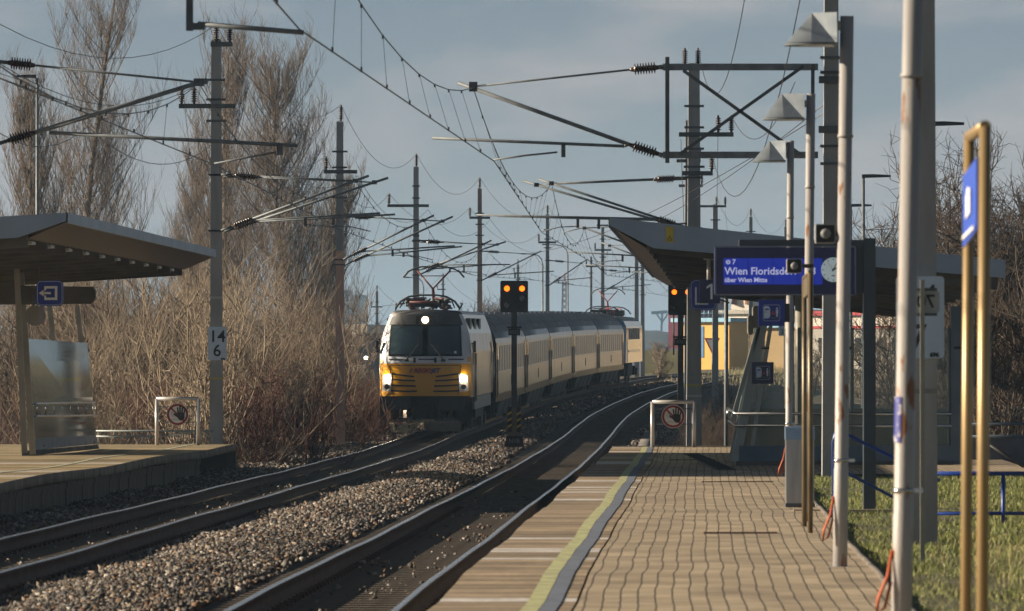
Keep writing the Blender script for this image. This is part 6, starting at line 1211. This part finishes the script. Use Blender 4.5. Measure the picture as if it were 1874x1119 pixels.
# give way sign and far items
t = thing('give_way_sign', W(1307, 680, 395), 'triangular give way sign with red border before the ochre building', 'road sign'); U = 395; q = MB(); q.prism([W(1289, 619, U), W(1318, 619, U), W(1303.5, 649, U)][::-1], (0, .05, 0)); q.build('red_border', redm, t); q = MB(); q.prism([W(1293.5, 622, U)-Vector((0, .03, 0)), W(1313.5, 622, U)-Vector((0, .03, 0)), W(1303.5, 643, U)-Vector((0, .03, 0))][::-1], (0, .02, 0)); q.build('white_field', whitep, t); q = MB(); q.tube(W(1303.5, 640, U)+Vector((0, .1, 0)), W(1303.5, 682, U)+Vector((0, .1, 0)), .05, 6); q.build('pole', steel, t)
# street lamps with curved arms
def street(px, top, U, armpx, label, led=False, base=None):
    s = U/F9; tp = W(px, top, U); z0 = float(ZT(tp.y))-.8 if base is None else base; t = thing('street_lamp', (tp.x, tp.y, z0), label, 'street lamp', 'street lamps'); q = MB()
    q.tube((tp.x, tp.y, z0), (tp.x, tp.y, tp.z-(.7 if not led else 0)), .085, 8, .055); q.build('pole', steel, t); a = armpx*s
    if led: q = MB(); q.prism([(tp.x-abs(a)*.05, tp.y-.15, tp.z), (tp.x+a, tp.y-.15, tp.z+.03), (tp.x+a, tp.y-.15, tp.z+.10), (tp.x+a*.35, tp.y-.15, tp.z+.13), (tp.x-abs(a)*.05, tp.y-.15, tp.z+.12)], (0, .3, 0)); q.build('flat_head', black, t)
    else: q = MB(); q.path([(tp.x, tp.y, tp.z-.75), (tp.x+a*.05, tp.y, tp.z-.4), (tp.x+a*.25, tp.y, tp.z-.12), (tp.x+a*.6, tp.y, tp.z), (tp.x+a, tp.y, tp.z)], .04, 6); q.build('arm', steel, t); q = MB(); q.box((tp.x+a*1.08, tp.y, tp.z), (abs(a)*.3, .22, .09)); q.build('lamp_head', black, t)
street(1580, 326, 175, 50, 'flat headed street lamp rising above the shelter roof', True); street(1557, 379, 215, 38, 'farther flat headed street lamp half hidden by the lamp poles', True); street(1706, 231, 140, 58, 'flat headed street lamp sticking out right of the nearest mast', True)
street(68, 143, 200, -40, 'tall thin lamp pole at the far left before the poplars', True)
street(583, 475, 330, 42, 'curved street lamp arm left of the reddish mast'); street(775, 508, 380, -28, 'short curved street lamp right of the third left mast'); street(993, 465, 360, -32, 'curved street lamp beside the fifth left mast'); street(1039, 448, 370, -38, 'curved street lamp right of the fifth left mast'); street(612, 512, 420, -28, 'distant curved street lamp at the left of the reddish mast')
# far line of masts to the left of the locomotive
for k, (px, U, top, w_, ay, lab) in enumerate(((690, 420, 533, 6, (562, 679, 700, [680], True), 'distant mast with a crossarm standing over the grey panel left of the locomotive'), (652, 520, 575, 4, (592, 645, 660, [660], True), 'smaller distant mast behind the parked car'), (811, 480, 510, 5, (530, 800, 816, [800], True), 'distant mast behind the front pantograph'), (948, 450, 484, 6, (500, 940, 956, [941], True), 'distant mast top directly behind the left signal head'))):
    M_('F%d' % k, px, U, top, w_, lab, arms=[ay], steps=[(ay[0]-9, 4), (ay[0]+12, 5), (ay[0]+30, 4)], tips=[(px,)], group='distant masts')
cable([W(590, 560, 520), T_('F1'), T_('F0'), W(760, 560, 400)], .6, 'far cable slung left of the locomotive', r=.015); cable([W(700, 560, 420), T_('F2'), W(905, 560, 450)], .8, 'far cable behind the front pantograph', r=.015)
# grey concrete panel with a dark crack, road signs, car
t = thing('concrete_panel_wall', W(686, 690, 330), 'grey concrete panel wall with a dark diagonal crack left of the locomotive', 'wall'); U = 330; a = W(667, 690, U); b = W(725, 610, U); q = MB(); q.bb(a.x, b.x, a.y, a.y+.3, a.z-1.5, b.z); q.build('panel', mat('panel_blue_grey', (.20, .22, .26), .8, c2=(.15, .165, .20), scale=.6), t)
q = MB(); q.path([W(694.5, 613, U)-Vector((0, .03, 0)), W(693, 625, U)-Vector((0, .03, 0)), W(688, 634, U)-Vector((0, .03, 0)), W(677, 645, U)-Vector((0, .03, 0)), W(668, 655, U)-Vector((0, .03, 0))], .05, 5); q.path([W(694, 635, U)-Vector((0, .03, 0)), W(694, 643, U)-Vector((0, .03, 0))], .04, 5); q.build('crack', black, t)
t = thing('round_road_sign', W(633, 690, 300), 'round road sign with a red rim just right of the reddish mast', 'road sign'); U = 300; q = MB(); c = W(633, 614, U); disc(q, c, 9.5*U/F9, 24, 0, .04); q.build('plate', mat('sign_back_grey', (.26, .24, .24), .7), t); q = MB(); disc(q, c-Vector((0, .03, 0)), 9.8*U/F9, 24, 0, .03, 8.3*U/F9); q.build('red_rim', redm, t); q = MB(); q.tube(c+Vector((0, .1, 0)), W(633, 690, U)+Vector((0, .1, 0)), .035, 6); q.build('pole', steel, t)
t = thing('green_sign', W(659, 690, 335), 'small green sign above the parked car', 'sign'); U = 335; q = MB(); a = W(655, 645, U); b = W(663, 634, U); q.bb(a.x, b.x, a.y, a.y+.06, a.z, b.z); q.build('plate', mat('sign_green', (.03, .22, .06), .6), t); q = MB(); c = W(659, 645, U); q.tube(c, W(659, 690, U), .03, 6); q.build('pole', steel, t)
# car seen from the front
t = thing('car', W(652, 690, 318), 'small blue grey car with one glaring headlight behind the thicket', 'car'); U = 318; c = W(652, 672, U); cy = c.y; carm = mat('car_blue_grey', (.12, .16, .24), .3, .4, coat=.6); z0 = c.z-.1
q = MB(); q.prism([(c.x-.85, cy, z0+.25), (c.x+.85, cy, z0+.25), (c.x+.88, cy, z0+.7), (c.x+.75, cy, z0+.95), (c.x-.75, cy, z0+.95), (c.x-.88, cy, z0+.7)], (0, 4.1, 0)); q.prism([(c.x-.74, cy+1.1, z0+.95), (c.x+.74, cy+1.1, z0+.95), (c.x+.58, cy+1.7, z0+1.45), (c.x-.58, cy+1.7, z0+1.45)], (0, 1.9, 0)); q.build('body', carm, t)
q = MB(); q.add([(c.x-.68, cy+1.12, z0+.97), (c.x+.68, cy+1.12, z0+.97), (c.x+.54, cy+1.66, z0+1.42), (c.x-.54, cy+1.66, z0+1.42)], [(0, 1, 2, 3)]); q.v = [(x, y-.03, z) for x, y, z in q.v]; q.build('windscreen', win_m, t)
for sx in (-1, 1):
    q = MB(); p = Vector((c.x+sx*.62, cy-.02, z0+.68)); q.lathe(p+Vector((0, .05, 0)), p-Vector((0, .03, 0)), [(0, .12), (1, .10)], 14); q.build('headlight', mat('car_light_on', (1, .9, .8), emit=(1, .8, .55), es=12) if sx > 0 else lens_m, t)
    for dy in (.7, 3.3): q = MB(); q.tube((c.x+sx*.80, cy+dy, z0+.30), (c.x+sx*.62, cy+dy, z0+.30), .30, 16); q.build('wheel', black, t)
q = MB(); q.bb(c.x-.35, c.x+.35, cy-.03, cy, z0+.35, z0+.55); q.build('radiator_grille', black, t)
# white and grey low buildings at left in the distance
t, wd, h = turned('low_white_building', 600, 672, 594, 660, 620, -15, ww_, 'long low white building in the distance left of the locomotive', 12)
for k in range(10): q = MB(); q.bb(wd*(.05+.09*k), wd*(.09+.09*k), -.05, .02, h*.45, h*.7); child(q, 'window', dkwin, t)
# blue-grey office towers far off
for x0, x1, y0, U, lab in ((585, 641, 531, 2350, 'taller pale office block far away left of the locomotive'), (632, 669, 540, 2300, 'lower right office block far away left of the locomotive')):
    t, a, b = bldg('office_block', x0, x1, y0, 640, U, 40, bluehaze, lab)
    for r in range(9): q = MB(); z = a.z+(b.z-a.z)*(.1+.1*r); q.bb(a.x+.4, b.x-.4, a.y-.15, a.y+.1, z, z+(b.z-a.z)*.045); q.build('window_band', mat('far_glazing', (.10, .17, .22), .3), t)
t = thing('lattice_tower', W(1033, 640, 1500), 'faint distant lattice tower with red bands beyond the coaches', 'tower'); U = 1500
q = MB()
for sx in (-1, 1): q.bar(W(1033+sx*6, 640, U), W(1033+sx*3, 515, U), .5, .5)
for k in range(12): y = 640-k*10.4; e0 = 6-3*k/12; q.bar(W(1033-e0, y, U), W(1033+e0-.2, y-10.4, U), .3, .3); q.bar(W(1033+e0, y, U), W(1033-e0+.2, y-10.4, U), .3, .3)
q.build('lattice', mat('tower_pink_grey', (.38, .22, .24), .7), t); q = MB(); q.tube(W(1033, 515, U), W(1033, 500, U), .3, 6); q.build('antenna', mat('tower_pink_grey', (.3, .2, .2)), t)
t = thing('harbour_crane', W(1212, 620, 1900), 'faint distant crane with a wide flat head right of the rear locomotive', 'crane'); U = 1900; q = MB()
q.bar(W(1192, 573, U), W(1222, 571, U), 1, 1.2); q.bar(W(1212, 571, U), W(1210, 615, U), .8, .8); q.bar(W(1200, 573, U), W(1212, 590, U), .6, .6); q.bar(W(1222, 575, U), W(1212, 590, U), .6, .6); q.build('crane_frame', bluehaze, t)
# hills and far wood
def ridge(name, pts, U0, depth, m, label, kind='structure', rough=0, seed=3):
    rg_ = random.Random(seed); xs_ = np.linspace(pts[0][0], pts[-1][0], 140); hs = np.interp(xs_, [p[0] for p in pts], [p[1] for p in pts]); V = []; rows_ = [(0, 0), (.25, .55), (.5, .85), (.75, 1), (1.3, .6), (2, .0)]
    for f, hh in rows_:
        for x, y in zip(xs_, hs):
            top = W(x, y+rg_.uniform(-rough, rough), U0); base = W(x, 682, U0); V.append((top.x*(1+f*depth/U0*0), base.y+f*depth, 1.5+(top.z-1.5)*hh))
    n = len(xs_); I = np.arange(n*len(rows_)).reshape(len(rows_), n); Fc = np.stack([I[:-1, :-1], I[:-1, 1:], I[1:, 1:], I[1:, :-1]], -1).reshape(-1, 4); o = rawmesh(name, np.array(V), Fc, m, smooth=True); tag(o, label=label, kind=kind); return o
hill_m = mat('wooded_hill_haze_blue', (.04, .065, .075), .95, c2=(.06, .08, .08), scale=.01)  # base colour tinted blue to add to the haze
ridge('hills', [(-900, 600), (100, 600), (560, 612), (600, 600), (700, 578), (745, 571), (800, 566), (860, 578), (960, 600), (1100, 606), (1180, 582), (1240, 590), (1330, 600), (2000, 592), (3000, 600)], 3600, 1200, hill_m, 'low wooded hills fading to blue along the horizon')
ridge('far_wood', [(-900, 628), (560, 632), (600, 628), (680, 628), (690, 606), (720, 604), (745, 612), (900, 620), (1160, 608), (1190, 600), (1235, 604), (1300, 622), (1500, 610), (2300, 605)], 1250, 120, mat('far_wood_haze_blue', (.045, .065, .085), .95, c2=(.03, .045, .06), scale=.05), 'far off wood reading as one dark band below the hills', 'stuff', rough=3.0)  # blue of the distance haze is put into the wood's own colour
# ================================================================== HAZE
q = MB(); q.bb(-3450, 3450, -55, 7600, -4.2, 64); hz = q.build('haze', [bpy.data.materials.new('haze_air')]); hz['kind'] = 'stuff'; hz['label'] = 'thin blue grey haze over the distance'
hm = hz.data.materials[0]; hm.use_nodes = True; hn = hm.node_tree; hn.nodes.clear(); ho = hn.nodes.new('ShaderNodeOutputMaterial'); pv = hn.nodes.new('ShaderNodeVolumePrincipled'); pv.inputs['Density'].default_value = .00018; pv.inputs['Color'].default_value = (.42, .68, 1, 1); pv.inputs['Anisotropy'].default_value = .0; hn.links.new(pv.outputs[0], ho.inputs['Volume'])
